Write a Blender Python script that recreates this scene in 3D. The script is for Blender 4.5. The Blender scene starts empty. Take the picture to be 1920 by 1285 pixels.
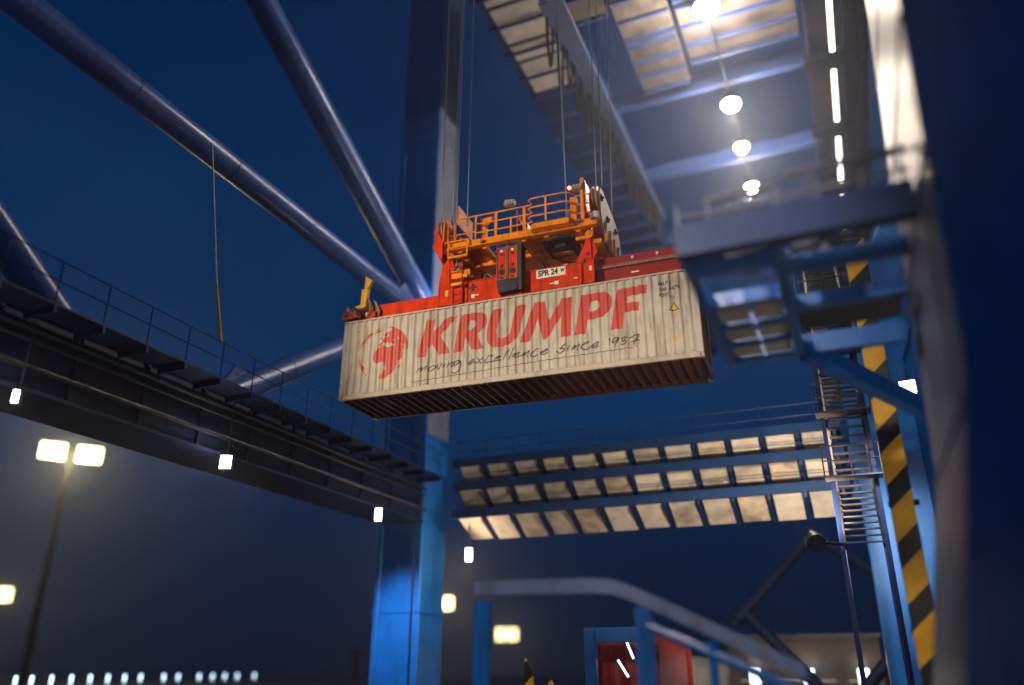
import bpy, bmesh, math, random
from mathutils import Vector, Matrix
random.seed(7)
R = math.radians
S = bpy.context.scene
COL = S.collection

# ------------------------------------------------------------------ camera
PITCH, YAW = R(22.4), R(22.8)
cd = bpy.data.cameras.new('camera'); cam = bpy.data.objects.new('camera', cd); COL.objects.link(cam)
cam.location = (0, 0, 1.7)
cam.rotation_euler = (R(90) + PITCH, 0, YAW)
cd.sensor_width = 36; cd.lens = 28.0; cd.clip_start = 0.1; cd.clip_end = 3000
cd.dof.use_dof = True; cd.dof.focus_distance = 25.6; cd.dof.aperture_fstop = 0.085
S.camera = cam

# ------------------------------------------------------------------ world: night sky
W = bpy.data.worlds.new('World'); S.world = W; W.use_nodes = True
nt = W.node_tree; nt.nodes.clear()
out = nt.nodes.new('ShaderNodeOutputWorld'); bg = nt.nodes.new('ShaderNodeBackground')
tc = nt.nodes.new('ShaderNodeTexCoord'); sx = nt.nodes.new('ShaderNodeSeparateXYZ'); cr = nt.nodes.new('ShaderNodeValToRGB')
nt.links.new(tc.outputs['Generated'], sx.inputs[0]); nt.links.new(sx.outputs['Z'], cr.inputs[0])
el = cr.color_ramp.elements
el[0].position = 0.0; el[0].color = (0.0060, 0.0085, 0.024, 1)
el[1].position = 0.75; el[1].color = (0.0001, 0.012, 0.048, 1)
e = el.new(0.14); e.color = (0.0012, 0.0120, 0.044, 1)
e = el.new(0.30); e.color = (0.0001, 0.0270, 0.098, 1)
sky = nt.nodes.new('ShaderNodeTexSky'); sky.sky_type = 'NISHITA'; sky.sun_disc = False
sky.sun_elevation = R(-4); sky.sun_rotation = R(200)
mx = nt.nodes.new('ShaderNodeMix'); mx.data_type = 'RGBA'; mx.blend_type = 'ADD'; mx.inputs[0].default_value = 0.004
nt.links.new(cr.outputs[0], mx.inputs[6]); nt.links.new(sky.outputs[0], mx.inputs[7])
cn = nt.nodes.new('ShaderNodeTexNoise'); cn.inputs['Scale'].default_value = 2.2; cn.inputs['Detail'].default_value = 4
nt.links.new(tc.outputs['Generated'], cn.inputs['Vector'])
cm = nt.nodes.new('ShaderNodeMapRange'); cm.inputs['From Min'].default_value = .3; cm.inputs['From Max'].default_value = .7; cm.inputs['To Min'].default_value = .76; cm.inputs['To Max'].default_value = 1.22
nt.links.new(cn.outputs['Fac'], cm.inputs[0]); nt.links.new(cm.outputs[0], bg.inputs[1]); nt.links.new(mx.outputs[2], bg.inputs[0])
nt.links.new(bg.outputs[0], out.inputs[0])
vs = S.view_settings; S.display_settings.display_device = 'sRGB'
vs.view_transform = 'Standard'; vs.look = 'None'; vs.gamma = 1; vs.use_curve_mapping = False; vs.exposure = 0.0
S.cycles.use_denoising = True
S.cycles.max_bounces = 5; S.cycles.diffuse_bounces = 2; S.cycles.glossy_bounces = 2; S.cycles.volume_bounces = 0
S.cycles.sample_clamp_indirect = 3.0

# ------------------------------------------------------------------ helpers
class MB:
    def __init__(s): s.v = []; s.f = []
    def add(s, vs_, fs_):
        n = len(s.v); s.v += [tuple(p) for p in vs_]; s.f += [tuple(i + n for i in f) for f in fs_]; return s
    def box(s, x0, x1, y0, y1, z0, z1):
        return s.add([(x0,y0,z0),(x1,y0,z0),(x1,y1,z0),(x0,y1,z0),(x0,y0,z1),(x1,y0,z1),(x1,y1,z1),(x0,y1,z1)],
                     [(0,3,2,1),(4,5,6,7),(0,1,5,4),(1,2,6,5),(2,3,7,6),(3,0,4,7)])
    def loft(s, rings, cap=True):
        n = len(rings[0]); vv = [p for r in rings for p in r]; ff = []
        for k in range(len(rings) - 1):
            for i in range(n):
                j = (i + 1) % n; ff.append((k*n+i, k*n+j, (k+1)*n+j, (k+1)*n+i))
        if cap: ff += [tuple(range(n - 1, -1, -1)), tuple((len(rings)-1)*n + i for i in range(n))]
        return s.add(vv, ff)
    def beam(s, p, q, w, h, up=(0,0,1)):
        p, q = Vector(p), Vector(q); d = (q - p).normalized(); u = Vector(up)
        if abs(d.dot(u)) > .98: u = Vector((0,1,0))
        a = d.cross(u).normalized() * w / 2; b = a.cross(d).normalized() * h / 2
        return s.loft([[c - a - b, c + a - b, c + a + b, c - a + b] for c in (p, q)])
    def tube(s, pts, r, n=10):
        pts = [Vector(p) for p in pts]; rings = []; prev = None
        for i, p in enumerate(pts):
            t = (pts[min(i+1, len(pts)-1)] - pts[max(i-1, 0)]).normalized()
            if prev is None: a = t.cross(Vector((0,0,1)) if abs(t.z) < .9 else Vector((0,1,0))).normalized()
            else: a = (prev - t * prev.dot(t)).normalized()
            prev = a; b = t.cross(a); rr = r[i] if isinstance(r, (list, tuple)) else r
            rings.append([p + (a*math.cos(2*math.pi*k/n) + b*math.sin(2*math.pi*k/n))*rr for k in range(n)])
        return s.loft(rings)
    def cyl(s, c, ax, r, h, n=24):
        c = Vector(c); ax = Vector(ax).normalized(); return s.tube([c - ax*h/2, c + ax*h/2], r, n)
    def prism(s, poly, axis, a0, a1):
        # poly in the two other axes (order x,y,z without axis)
        def P(q, a):
            return (a, q[0], q[1]) if axis == 'x' else (q[0], a, q[1]) if axis == 'y' else (q[0], q[1], a)
        n = len(poly)
        return s.loft([[P(q, a0) for q in poly], [P(q, a1) for q in poly]])
    def build(s, name, mat, parent=None, world=False, smooth=False, bevel=0.0, **props):
        me = bpy.data.meshes.new(name)
        vv = s.v
        if world and parent is not None:
            r = parent
            while r.parent: r = r.parent
            mi = (Matrix.Translation(r.location) @ r.rotation_euler.to_matrix().to_4x4()).inverted()
            vv = [mi @ Vector(p) for p in vv]
        me.from_pydata(vv, [], s.f); me.materials.append(mat)
        bm = bmesh.new(); bm.from_mesh(me); bmesh.ops.recalc_face_normals(bm, faces=bm.faces)
        if bevel: bmesh.ops.bevel(bm, geom=bm.edges[:], offset=bevel, segments=1, affect='EDGES', profile=.7)
        bm.to_mesh(me); bm.free()
        if smooth:
            me.polygons.foreach_set('use_smooth', [True]*len(me.polygons))
            try: me.set_sharp_from_angle(angle=R(40))
            except Exception: pass
        o = bpy.data.objects.new(name, me); COL.objects.link(o); o.parent = parent
        for k, v in props.items(): o[k] = v
        return o
def tag(o, label, cat, group=None, kind=None):
    if label: o['label'] = label
    if cat: o['category'] = cat
    if group: o['group'] = group
    if kind: o['kind'] = kind
    return o
def thing(name, label, cat, loc=(0,0,0), rz=0.0, group=None):
    o = bpy.data.objects.new(name, None); COL.objects.link(o); o.location = loc; o.rotation_euler = (0,0,rz)
    return tag(o, label, cat, group)
def copy_tree(o, parent=None):
    c = o.copy(); COL.objects.link(c); c.parent = parent
    for ch in [x for x in bpy.data.objects if x.parent == o]: copy_tree(ch, c)
    return c

# ------------------------------------------------------------------ materials
def mat(name, col, rough=.5, metal=0.0, var=.12, scale=1.5, bump=.0, bscale=20, grime=None, gscale=.8, gamt=.35, streak=False, spec=.5, coat=0):
    m = bpy.data.materials.new(name); m.use_nodes = True; t = m.node_tree; b = t.nodes['Principled BSDF']
    b.inputs['Metallic'].default_value = metal; b.inputs['Specular IOR Level'].default_value = spec
    b.inputs['Coat Weight'].default_value = coat
    g = t.nodes.new('ShaderNodeTexCoord'); n = t.nodes.new('ShaderNodeTexNoise'); n.inputs['Scale'].default_value = scale; n.inputs['Detail'].default_value = 6
    t.links.new(g.outputs['Object'], n.inputs['Vector'])
    r = t.nodes.new('ShaderNodeValToRGB'); r.color_ramp.elements[0].position = .3; r.color_ramp.elements[1].position = .7
    r.color_ramp.elements[0].color = tuple(c*(1-var) for c in col) + (1,); r.color_ramp.elements[1].color = tuple(min(1, c*(1+var)) for c in col) + (1,)
    t.links.new(n.outputs['Fac'], r.inputs[0]); last = r.outputs[0]
    if grime:
        mp = t.nodes.new('ShaderNodeMapping'); t.links.new(g.outputs['Object'], mp.inputs[0])
        mp.inputs['Scale'].default_value = (1, 1, .12) if streak else (1, 1, 1)
        n2 = t.nodes.new('ShaderNodeTexNoise'); n2.inputs['Scale'].default_value = gscale*(4 if streak else 1); n2.inputs['Detail'].default_value = 8; n2.inputs['Roughness'].default_value = .65
        t.links.new(mp.outputs[0], n2.inputs['Vector'])
        r2 = t.nodes.new('ShaderNodeValToRGB'); r2.color_ramp.elements[0].position = .5; r2.color_ramp.elements[1].position = .72
        r2.color_ramp.elements[1].color = (gamt, gamt, gamt, 1); t.links.new(n2.outputs['Fac'], r2.inputs[0])
        x = t.nodes.new('ShaderNodeMix'); x.data_type = 'RGBA'; t.links.new(r2.outputs[0], x.inputs[0])
        t.links.new(last, x.inputs[6]); x.inputs[7].default_value = tuple(grime) + (1,); last = x.outputs[2]
    t.links.new(last, b.inputs['Base Color'])
    mr = t.nodes.new('ShaderNodeMapRange'); mr.inputs['To Min'].default_value = max(.05, rough-.1); mr.inputs['To Max'].default_value = min(1, rough+.12)
    t.links.new(n.outputs['Fac'], mr.inputs[0]); t.links.new(mr.outputs[0], b.inputs['Roughness'])
    if bump:
        nb = t.nodes.new('ShaderNodeTexNoise'); nb.inputs['Scale'].default_value = bscale; nb.inputs['Detail'].default_value = 4
        t.links.new(g.outputs['Object'], nb.inputs['Vector'])
        bp = t.nodes.new('ShaderNodeBump'); bp.inputs['Strength'].default_value = bump; bp.inputs['Distance'].default_value = .02
        t.links.new(nb.outputs['Fac'], bp.inputs['Height']); t.links.new(bp.outputs[0], b.inputs['Normal'])
    return m
def glow(name, col, strength):
    m = bpy.data.materials.new(name); m.use_nodes = True; b = m.node_tree.nodes['Principled BSDF']
    b.inputs['Base Color'].default_value = (.8,.8,.8,1); b.inputs['Emission Color'].default_value = tuple(col)+(1,); b.inputs['Emission Strength'].default_value = strength
    return m
def striped(name, scale, tilt):
    m = mat(name, (.5,.5,.5), .45); t = m.node_tree; b = t.nodes['Principled BSDF']
    g = t.nodes.new('ShaderNodeTexCoord'); s = t.nodes.new('ShaderNodeSeparateXYZ'); t.links.new(g.outputs['Object'], s.inputs[0])
    a = t.nodes.new('ShaderNodeMath'); a.operation = 'MULTIPLY_ADD'; t.links.new(s.outputs['X'], a.inputs[0]); a.inputs[1].default_value = -tilt; t.links.new(s.outputs['Z'], a.inputs[2])
    a2 = t.nodes.new('ShaderNodeMath'); a2.operation = 'MULTIPLY'; t.links.new(a.outputs[0], a2.inputs[0]); a2.inputs[1].default_value = 1/scale
    f = t.nodes.new('ShaderNodeMath'); f.operation = 'FRACT'; t.links.new(a2.outputs[0], f.inputs[0])
    r = t.nodes.new('ShaderNodeValToRGB'); r.color_ramp.interpolation = 'CONSTANT'
    r.color_ramp.elements[0].color = (.02,.018,.018,1); r.color_ramp.elements[1].position = .42; r.color_ramp.elements[1].color = (1.0,.50,.01,1)
    t.links.new(f.outputs[0], r.inputs[0])
    n = t.nodes.new('ShaderNodeTexNoise'); n.inputs['Scale'].default_value = 3; n.inputs['Detail'].default_value = 6; t.links.new(g.outputs['Object'], n.inputs['Vector'])
    mm = t.nodes.new('ShaderNodeMapRange'); mm.inputs['To Min'].default_value = .55; mm.inputs['To Max'].default_value = 1.2; t.links.new(n.outputs['Fac'], mm.inputs[0])
    x = t.nodes.new('ShaderNodeMix'); x.data_type = 'RGBA'; x.blend_type = 'MULTIPLY'; x.inputs[0].default_value = 1
    t.links.new(r.outputs[0], x.inputs[6]); t.links.new(mm.outputs[0], x.inputs[7]); t.links.new(x.outputs[2], b.inputs['Base Color'])
    return m
M = dict(
 blue=mat('crane_blue_paint', (.008,.125,.46), .34, var=.18, scale=.7, bump=.06, bscale=9, grime=(.008,.03,.09), gscale=.5, gamt=.5, streak=True),
 steelblue=mat('pale_blue_paint', (.13,.18,.34), .4, var=.15, scale=.8, grime=(.05,.05,.06), gamt=.5, streak=True),
 legface=mat('lit_leg_pale_paint', (.12,.132,.20), .42, var=.15, scale=.5, bump=.12, bscale=2.2, grime=(.05,.05,.06), gamt=.55, streak=True),  # on leg faces: lamplight painted over the blue; also plain pale fittings
 panel=mat('galvanised_panel', (.58,.53,.47), .5, var=.15, scale=2, bump=.1, bscale=30, grime=(.2,.17,.13), gamt=.5),
 cont=mat('container_beige_paint', (.48,.445,.39), .55, var=.10, scale=2.5, spec=.3, bump=.08, bscale=9, grime=(.17,.105,.06), gscale=1.4, gamt=.75, streak=True),
 contdark=mat('container_frame_paint', (.42,.37,.30), .55, var=.15, scale=4, grime=(.15,.07,.03), gamt=.6),
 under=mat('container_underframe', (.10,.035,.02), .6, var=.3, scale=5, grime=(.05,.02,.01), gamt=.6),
 logored=mat('logo_red_paint', (.50,.060,.045), .5, var=.07, scale=3, grime=(.4,.13,.09), gamt=.3, streak=True),
 ink=mat('lettering_grey_paint', (.085,.075,.065), .55, var=.15, scale=4),
 black=mat('black_paint', (.012,.011,.012), .5, var=.3),
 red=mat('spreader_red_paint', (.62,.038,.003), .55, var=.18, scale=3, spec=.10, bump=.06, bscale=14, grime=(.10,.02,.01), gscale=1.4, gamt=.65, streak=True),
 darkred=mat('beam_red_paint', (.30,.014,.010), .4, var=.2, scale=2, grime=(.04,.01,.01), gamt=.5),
 orange=mat('headblock_orange_paint', (.78,.235,.004), .55, var=.18, scale=3, spec=.12, bump=.05, bscale=14, grime=(.18,.05,.01), gscale=1.6, gamt=.6, streak=True),
 steel=mat('bare_steel', (.42,.38,.33), .35, metal=.7, var=.25, scale=6),
 pale=mat('pale_worn_plate', (.24,.135,.09), .5, var=.2, scale=4, grime=(.12,.05,.02), gamt=.7),
 dark=mat('dark_machinery', (.018,.022,.045), .4, var=.3, scale=5),
 brown=mat('stair_galvanised', (.05,.04,.035), .5, metal=.2, var=.3, scale=3),
 yellow=mat('flipper_yellow_paint', (.72,.42,.02), .4, var=.15, scale=4, grime=(.15,.08,.02), gamt=.5),
 rope=mat('wire_rope', (.48,.44,.45), .45, metal=.4, var=.2, scale=30),
 white=mat('white_sign', (.80,.78,.70), .45, var=.04),
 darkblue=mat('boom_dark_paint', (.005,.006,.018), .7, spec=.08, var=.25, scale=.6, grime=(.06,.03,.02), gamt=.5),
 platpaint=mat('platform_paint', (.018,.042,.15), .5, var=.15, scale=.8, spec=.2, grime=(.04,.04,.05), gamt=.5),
 girder=mat('girder_paint', (.006,.020,.085), .5, var=.25, scale=.6, spec=.25, grime=(.006,.010,.03), gamt=.5, streak=True),
 tube=mat('tube_paint', (.05,.125,.40), .3, var=.15, scale=.7, bump=.05, bscale=8, grime=(.02,.04,.10), gscale=.6, gamt=.5),
 girder2=mat('walkway_paint', (.006,.040,.14), .5, var=.2, scale=.8, spec=.3, grime=(.01,.02,.05), gamt=.5),
 plate=mat('sheave_plate_paint', (.13,.062,.04), .55, spec=.2, var=.35, scale=3, grime=(.03,.012,.008), gscale=2, gamt=.9),
 rubber=mat('cable_rubber', (.005,.005,.006), .8, spec=.06),
 panelb=mat('dull_panel', (.44,.40,.36), .55, var=.2, scale=3, bump=.1, bscale=30, grime=(.12,.09,.06), gamt=.8),
 panelc=mat('stained_panel', (.50,.42,.33), .5, var=.25, scale=4, bump=.1, bscale=30, grime=(.10,.06,.04), gamt=.9),
 floorp=mat('machinery_floor_paint', (.10,.082,.070), .7, spec=.1, var=.35, scale=.9, grime=(.03,.025,.02), gscale=.8, gamt=.9),
 navy=mat('navy_paint', (.004,.012,.045), .6, spec=.15),
 concrete=mat('apron_concrete', (.12,.115,.11), .75, var=.2, scale=.3, bump=.2, bscale=6, grime=(.04,.04,.04), gscale=.15, gamt=.7),
 lens=glow('floodlight_lens', (1,.88,.72), 40), lensw=glow('white_lens', (1,.95,.88), 12), lensy=glow('mast_lens', (1,.80,.36), 9),
 lensc=glow('cool_lens', (.55,.80,1), 5), redlamp=glow('red_indicator', (1,.06,.02), 12), strip=glow('strip_lens', (1,.82,.66), 5), window=glow('lit_window', (.72,.85,1), 1.6),
 stripes=striped('hazard_stripes', 1.42, .9),
)

# traced outlines of the painted marks, metres on the container side
WORD=[
[[(2.876,1.184),(3.173,2.494),(3.516,2.5),(3.408,1.988),(3.92,2.493),(4.347,2.503),(3.705,1.873),(4.102,1.2),(3.672,1.191),(3.43,1.607),(3.293,1.483),(3.214,1.191)]],
[[(4.179,1.193),(4.464,2.5),(4.796,2.511),(5.064,2.509),(5.206,2.479),(5.331,2.382),(5.377,2.25),(5.361,2.101),(5.302,1.949),(5.164,1.819),(5.003,1.746),(5.278,1.195),(4.851,1.193),(4.637,1.684),(4.516,1.19)],[(4.688,1.925),(4.766,2.259),(4.873,2.252),(4.962,2.215),(5.003,2.137),(4.984,2.033),(4.914,1.963),(4.808,1.931)]],
[[(5.57,2.523),(5.902,2.52),(5.734,1.786),(5.717,1.666),(5.753,1.547),(5.831,1.478),(5.934,1.46),(6.07,1.484),(6.156,1.584),(6.207,1.734),(6.396,2.534),(6.735,2.533),(6.573,1.888),(6.513,1.619),(6.427,1.423),(6.292,1.296),(6.122,1.208),(5.935,1.166),(5.73,1.165),(5.54,1.224),(5.418,1.342),(5.36,1.508),(5.369,1.717),(5.443,2.078)]],
[[(6.503,1.203),(7.011,2.542),(7.374,2.532),(7.49,1.844),(7.949,2.547),(8.284,2.546),(8.209,1.214),(7.867,1.207),(7.915,1.96),(7.418,1.209),(7.278,1.207),(7.134,1.96),(6.851,1.208)]],
[[(8.309,1.219),(8.592,2.551),(9.242,2.557),(9.385,2.519),(9.492,2.432),(9.55,2.319),(9.559,2.18),(9.519,1.999),(9.416,1.829),(9.285,1.73),(9.109,1.682),(8.917,1.66),(8.757,1.659),(8.661,1.21)],[(8.816,1.937),(8.89,2.272),(9.006,2.284),(9.117,2.261),(9.17,2.192),(9.166,2.09),(9.114,1.995),(9.024,1.95)]],
[[(9.466,1.22),(9.741,2.557),(10.695,2.58),(10.634,2.284),(10.044,2.271),(9.997,2.046),(10.416,2.049),(10.355,1.753),(9.944,1.745),(9.823,1.222)]]]
GLOBE=[[(1.66,2.492),(1.796,2.476),(1.965,2.427),(2.136,2.335),(2.287,2.212),(2.408,2.055),(2.467,1.918),(2.499,1.776),(2.518,1.655),(2.491,1.565),(2.437,1.549),(2.474,1.623),(2.469,1.711),(2.424,1.787),(2.403,1.789),(2.375,1.744),(2.389,1.693),(2.334,1.583),(2.307,1.528),(2.344,1.406),(2.32,1.312),(2.244,1.225),(2.185,1.194),(2.158,1.14),(2.159,1.033),(2.079,0.947),(1.996,0.813),(1.892,0.711),(1.793,0.666),(1.634,0.619),(1.512,0.609),(1.448,0.651),(1.504,0.721),(1.592,0.778),(1.639,0.839),(1.624,0.909),(1.694,0.929),(1.709,1.005),(1.652,1.099),(1.635,1.189),(1.54,1.221),(1.428,1.207),(1.326,1.197),(1.249,1.25),(1.189,1.356),(1.196,1.483),(1.196,1.543),(1.273,1.631),(1.333,1.663),(1.349,1.73),(1.449,1.785),(1.613,1.808),(1.679,1.753),(1.826,1.703),(1.827,1.758),(1.885,1.744),(1.957,1.75),(2.037,1.782),(2.037,1.837),(1.961,1.842),(1.917,1.829),(1.88,1.883),(1.843,1.879),(1.826,1.832),(1.796,1.846),(1.739,1.923),(1.702,1.952),(1.711,1.888),(1.74,1.824),(1.668,1.914),(1.606,1.902),(1.537,1.862),(1.468,1.803),(1.394,1.823),(1.38,1.875),(1.419,1.909),(1.481,1.92),(1.509,1.956),(1.536,2.022),(1.615,2.081),(1.643,2.127),(1.597,2.183),(1.644,2.257),(1.724,2.305),(1.809,2.283),(1.858,2.316),(1.896,2.37),(1.873,2.414),(1.777,2.449),(1.661,2.476)],[(2.052,1.695),(2.094,1.675),(2.123,1.609),(2.077,1.635)],[(2.09,2.072),(2.132,2.056),(2.215,1.935),(2.17,1.951)],[(1.89,1.991),(2.034,1.995),(2.056,1.957),(1.934,1.945)],[(1.717,2.256),(1.778,2.177),(1.741,2.119),(1.654,2.111),(1.636,2.134),(1.713,2.167)],[(2.263,1.76),(2.377,1.779),(2.365,1.75),(2.296,1.716)],[(1.405,2.101),(1.467,2.112),(1.495,2.158),(1.535,2.092),(1.534,2.042),(1.48,2.08),(1.43,2.047)],[(1.217,2.38),(1.317,2.457),(1.545,2.483),(1.422,2.455),(1.258,2.39)],[(1.202,2.241),(1.263,2.333),(1.384,2.396),(1.538,2.438),(1.51,2.383),(1.389,2.325),(1.266,2.282)],[(0.693,1.801),(0.741,1.985),(0.853,2.17),(0.971,2.285),(1.155,2.359),(1.129,2.292),(1.071,2.22),(1.046,2.143),(0.971,2.153),(0.863,2.048),(0.768,1.921),(0.714,1.798)],[(0.641,1.538),(0.669,1.455),(0.737,1.268),(0.827,1.187),(0.901,1.099),(0.871,1.035),(0.89,0.925),(1.038,0.77),(1.018,0.759),(0.896,0.856),(0.79,1.006),(0.701,1.194),(0.644,1.379)],[(2.274,1.066),(2.22,0.958),(2.163,0.888),(2.146,0.909),(2.187,1)]]
HAND=[[(2.859,0.656),(2.957,0.749),(3.051,0.814),(3.076,0.804),(3.054,0.748),(3.021,0.687)],[(3.021,0.687),(3.114,0.775),(3.209,0.827),(3.257,0.839),(3.229,0.761),(3.185,0.708),(3.188,0.637)],[(3.415,0.819),(3.332,0.771),(3.304,0.704),(3.33,0.666),(3.422,0.666),(3.529,0.699),(3.591,0.761),(3.573,0.798),(3.5,0.819),(3.415,0.819)],[(3.642,0.871),(3.646,0.765),(3.661,0.682),(3.731,0.742),(3.817,0.883)],[(3.918,0.851),(3.873,0.782),(3.859,0.71)],[(3.929,1.018),(3.954,0.996)],[(4.073,0.868),(4.016,0.775),(3.979,0.699),(4.064,0.781),(4.18,0.863),(4.223,0.864),(4.194,0.798),(4.156,0.734),(4.157,0.687)],[(4.464,0.867),(4.369,0.88),(4.264,0.824),(4.23,0.77),(4.255,0.732),(4.349,0.755),(4.441,0.824),(4.469,0.862),(4.463,0.705),(4.437,0.57),(4.38,0.497),(4.298,0.469),(4.215,0.484),(4.162,0.525)],[(4.753,0.76),(4.841,0.771),(4.922,0.818),(4.928,0.847),(4.863,0.849),(4.77,0.803),(4.725,0.752),(4.749,0.709),(4.842,0.713),(4.946,0.753),(4.993,0.769)],[(5.048,0.928),(5.096,0.829),(5.156,0.73),(5.203,0.666)],[(5.269,0.852),(5.189,0.817),(5.074,0.752),(4.994,0.7)],[(5.511,0.843),(5.568,0.892),(5.568,0.927),(5.487,0.915),(5.373,0.827),(5.305,0.756),(5.311,0.704),(5.398,0.686),(5.536,0.702),(5.627,0.736)],[(5.677,0.775),(5.763,0.786),(5.843,0.821),(5.854,0.849),(5.797,0.85),(5.695,0.795),(5.654,0.743),(5.677,0.706),(5.787,0.708),(5.878,0.737)],[(6.149,1.058),(6.047,0.885),(5.941,0.701)],[(6.318,1.058),(6.217,0.884),(6.122,0.704)],[(6.318,0.814),(6.419,0.823),(6.487,0.87),(6.487,0.893),(6.419,0.886),(6.329,0.835),(6.291,0.783),(6.318,0.746),(6.442,0.752),(6.554,0.782)],[(6.688,0.888),(6.643,0.826),(6.587,0.732),(6.688,0.82),(6.799,0.884),(6.844,0.885),(6.81,0.826),(6.765,0.764),(6.787,0.698)],[(7.088,0.878),(7.121,0.908),(7.121,0.93),(7.044,0.918),(6.932,0.832),(6.876,0.749),(6.898,0.701),(7.019,0.696),(7.141,0.725)],[(7.229,0.78),(7.328,0.8),(7.416,0.822),(7.443,0.852),(7.406,0.868),(7.307,0.848),(7.219,0.793),(7.207,0.749),(7.261,0.715),(7.371,0.727),(7.448,0.75)],[(8.038,0.948),(7.94,0.906),(7.853,0.862),(7.841,0.841),(7.938,0.817),(7.991,0.776),(7.935,0.717),(7.848,0.684),(7.773,0.706),(7.725,0.764)],[(8.145,0.9),(8.1,0.828),(8.076,0.742)],[(8.159,1.03),(8.18,1.009)],[(8.327,0.885),(8.281,0.802),(8.215,0.723),(8.324,0.808),(8.423,0.883),(8.465,0.883),(8.436,0.825),(8.387,0.754),(8.406,0.701)],[(8.71,0.876),(8.764,0.923),(8.754,0.94),(8.669,0.915),(8.571,0.851),(8.526,0.779),(8.534,0.723),(8.639,0.691),(8.767,0.713),(8.831,0.737)],[(8.875,0.775),(8.98,0.782),(9.066,0.836),(9.058,0.882),(8.984,0.87),(8.897,0.816),(8.857,0.755),(8.883,0.723),(8.977,0.716),(9.083,0.746)],[(9.427,0.95),(9.398,0.702)],[(9.694,0.912),(9.613,0.945),(9.528,0.892),(9.503,0.818),(9.543,0.791),(9.628,0.833),(9.706,0.932),(9.658,0.807),(9.591,0.707),(9.56,0.629)],[(9.776,0.889),(9.859,0.914),(9.931,0.917),(9.94,0.887),(9.855,0.834),(9.792,0.806),(9.894,0.796),(9.933,0.757),(9.879,0.71),(9.806,0.694),(9.746,0.725)],[(10.012,0.892),(10.125,0.898),(10.229,0.933),(10.336,0.961),(10.263,0.83),(10.185,0.71),(10.144,0.63)],[(10.071,0.744),(10.219,0.76),(10.352,0.784)],[(10.223,0.571),(10.242,0.551)]]
ULINE=[[(2.763,0.341),(6.973,0.501),(10.125,0.558)]][0]
# ================================================================== THE SETTING
tag(MB().box(-900, 900, -200, 900, -.5, 0).build('ground', M['concrete']), None, None, kind='structure')

# ================================================================== THE CRANE
def lamp_light(name, loc, power, col, size=.25, parent=None, spot=None, target=None, blend=.6):
    l = bpy.data.lights.new(name, 'SPOT' if spot else 'POINT'); l.energy = power; l.color = col; l.shadow_soft_size = size
    o = bpy.data.objects.new(name, l); COL.objects.link(o)
    if spot:
        l.spot_size = R(spot); l.spot_blend = blend
        o.rotation_euler = (Vector(target) - Vector(loc)).to_track_quat('-Z', 'Y').to_euler()
    o.parent = parent; o.location = Vector(loc) - (parent.location if parent else Vector())
    return o
crane = thing('gantry_crane', 'huge blue ship-to-shore gantry crane whose legs, girders and bracing tubes surround the hanging container', 'crane', (-9.3, 22, 0))
XL0, XL1, XR0 = -21.45, -18.95, .5
def cb(mb, name, m='blue', parent=None, **k): return mb.build(name, M[m], parent or crane, world=True, **k)

# far legs, with plate seams and a stiffener ring
def far_leg(x0, x1, y0=34.0, y1=36.4, ztop=44):
    mb = MB(); mb.box(x0, x1, y0, y1, 0, ztop); return mb
cb(far_leg(XL0, XL1), 'leg', bevel=.05)
for z in (4.2, 8.2, 12.6, 18.6, 24.6, 31): cb(MB().box(XL0-.05, XL1+.05, 33.95, 36.45, z, z+.08), 'leg_seam')
cb(MB().box(XL1+.002, XL1+.03, 34.06, 36.34, 12.8, 43), 'lit_face_overlay', 'legface')  # pale sheet that paints lamplight onto the blue inner face
cb(MB().tube([(XL0+.4, 33.8, 0), (XL0+.4, 33.8, 30)], .06, 8), 'conduit', 'blue'); cb(MB().tube([(XL1-.35, 33.85, 0), (XL1-.35, 33.85, 18)], .04, 8), 'conduit', 'girder')
cb(MB().loft([[(x,34,z),(x+2.5,34,z),(x+2.5,36.4,z),(x,36.4,z)] for x, z in ((XR0,0),(XR0,13.5),(XR0+4.2,24),(XR0+7.1,33))]), 'leg', bevel=.05)
# near right leg: flared box column, wide face towards the container
prof = [(.50, 0), (.92, 1.6), (1.57, 5.0), (1.66, 7.0), (1.78, 10.0), (1.95, 13.0), (2.12, 16.0), (2.6, 24.0), (3.3, 36.0)]
rings = []
for x, z in prof:
    rings.append([(x, 10.5, z), (x+2.6, 10.5, z), (x+2.6, 16.0, z), (x, 16.0, z)])
cb(MB().loft(rings), 'leg')
cb(MB().loft([[(x-.03, 10.53, z), (x-.002, 10.53, z), (x-.002, 15.97, z), (x-.03, 15.97, z)] for x, z in prof]), 'lit_face_overlay', 'legface')  # overlay whose pale colour stands for light on the blue leg
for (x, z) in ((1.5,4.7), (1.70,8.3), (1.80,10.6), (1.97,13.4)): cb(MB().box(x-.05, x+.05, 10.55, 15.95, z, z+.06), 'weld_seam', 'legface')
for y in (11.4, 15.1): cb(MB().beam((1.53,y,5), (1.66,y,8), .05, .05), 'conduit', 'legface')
# near left leg (outside the frame, carries the left girder)
cb(MB().loft([[(XL0,0,z),(XL1,0,z),(XL1,3,z),(XL0,3,z)] for z in (0, 40)]), 'leg', bevel=.05)
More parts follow.
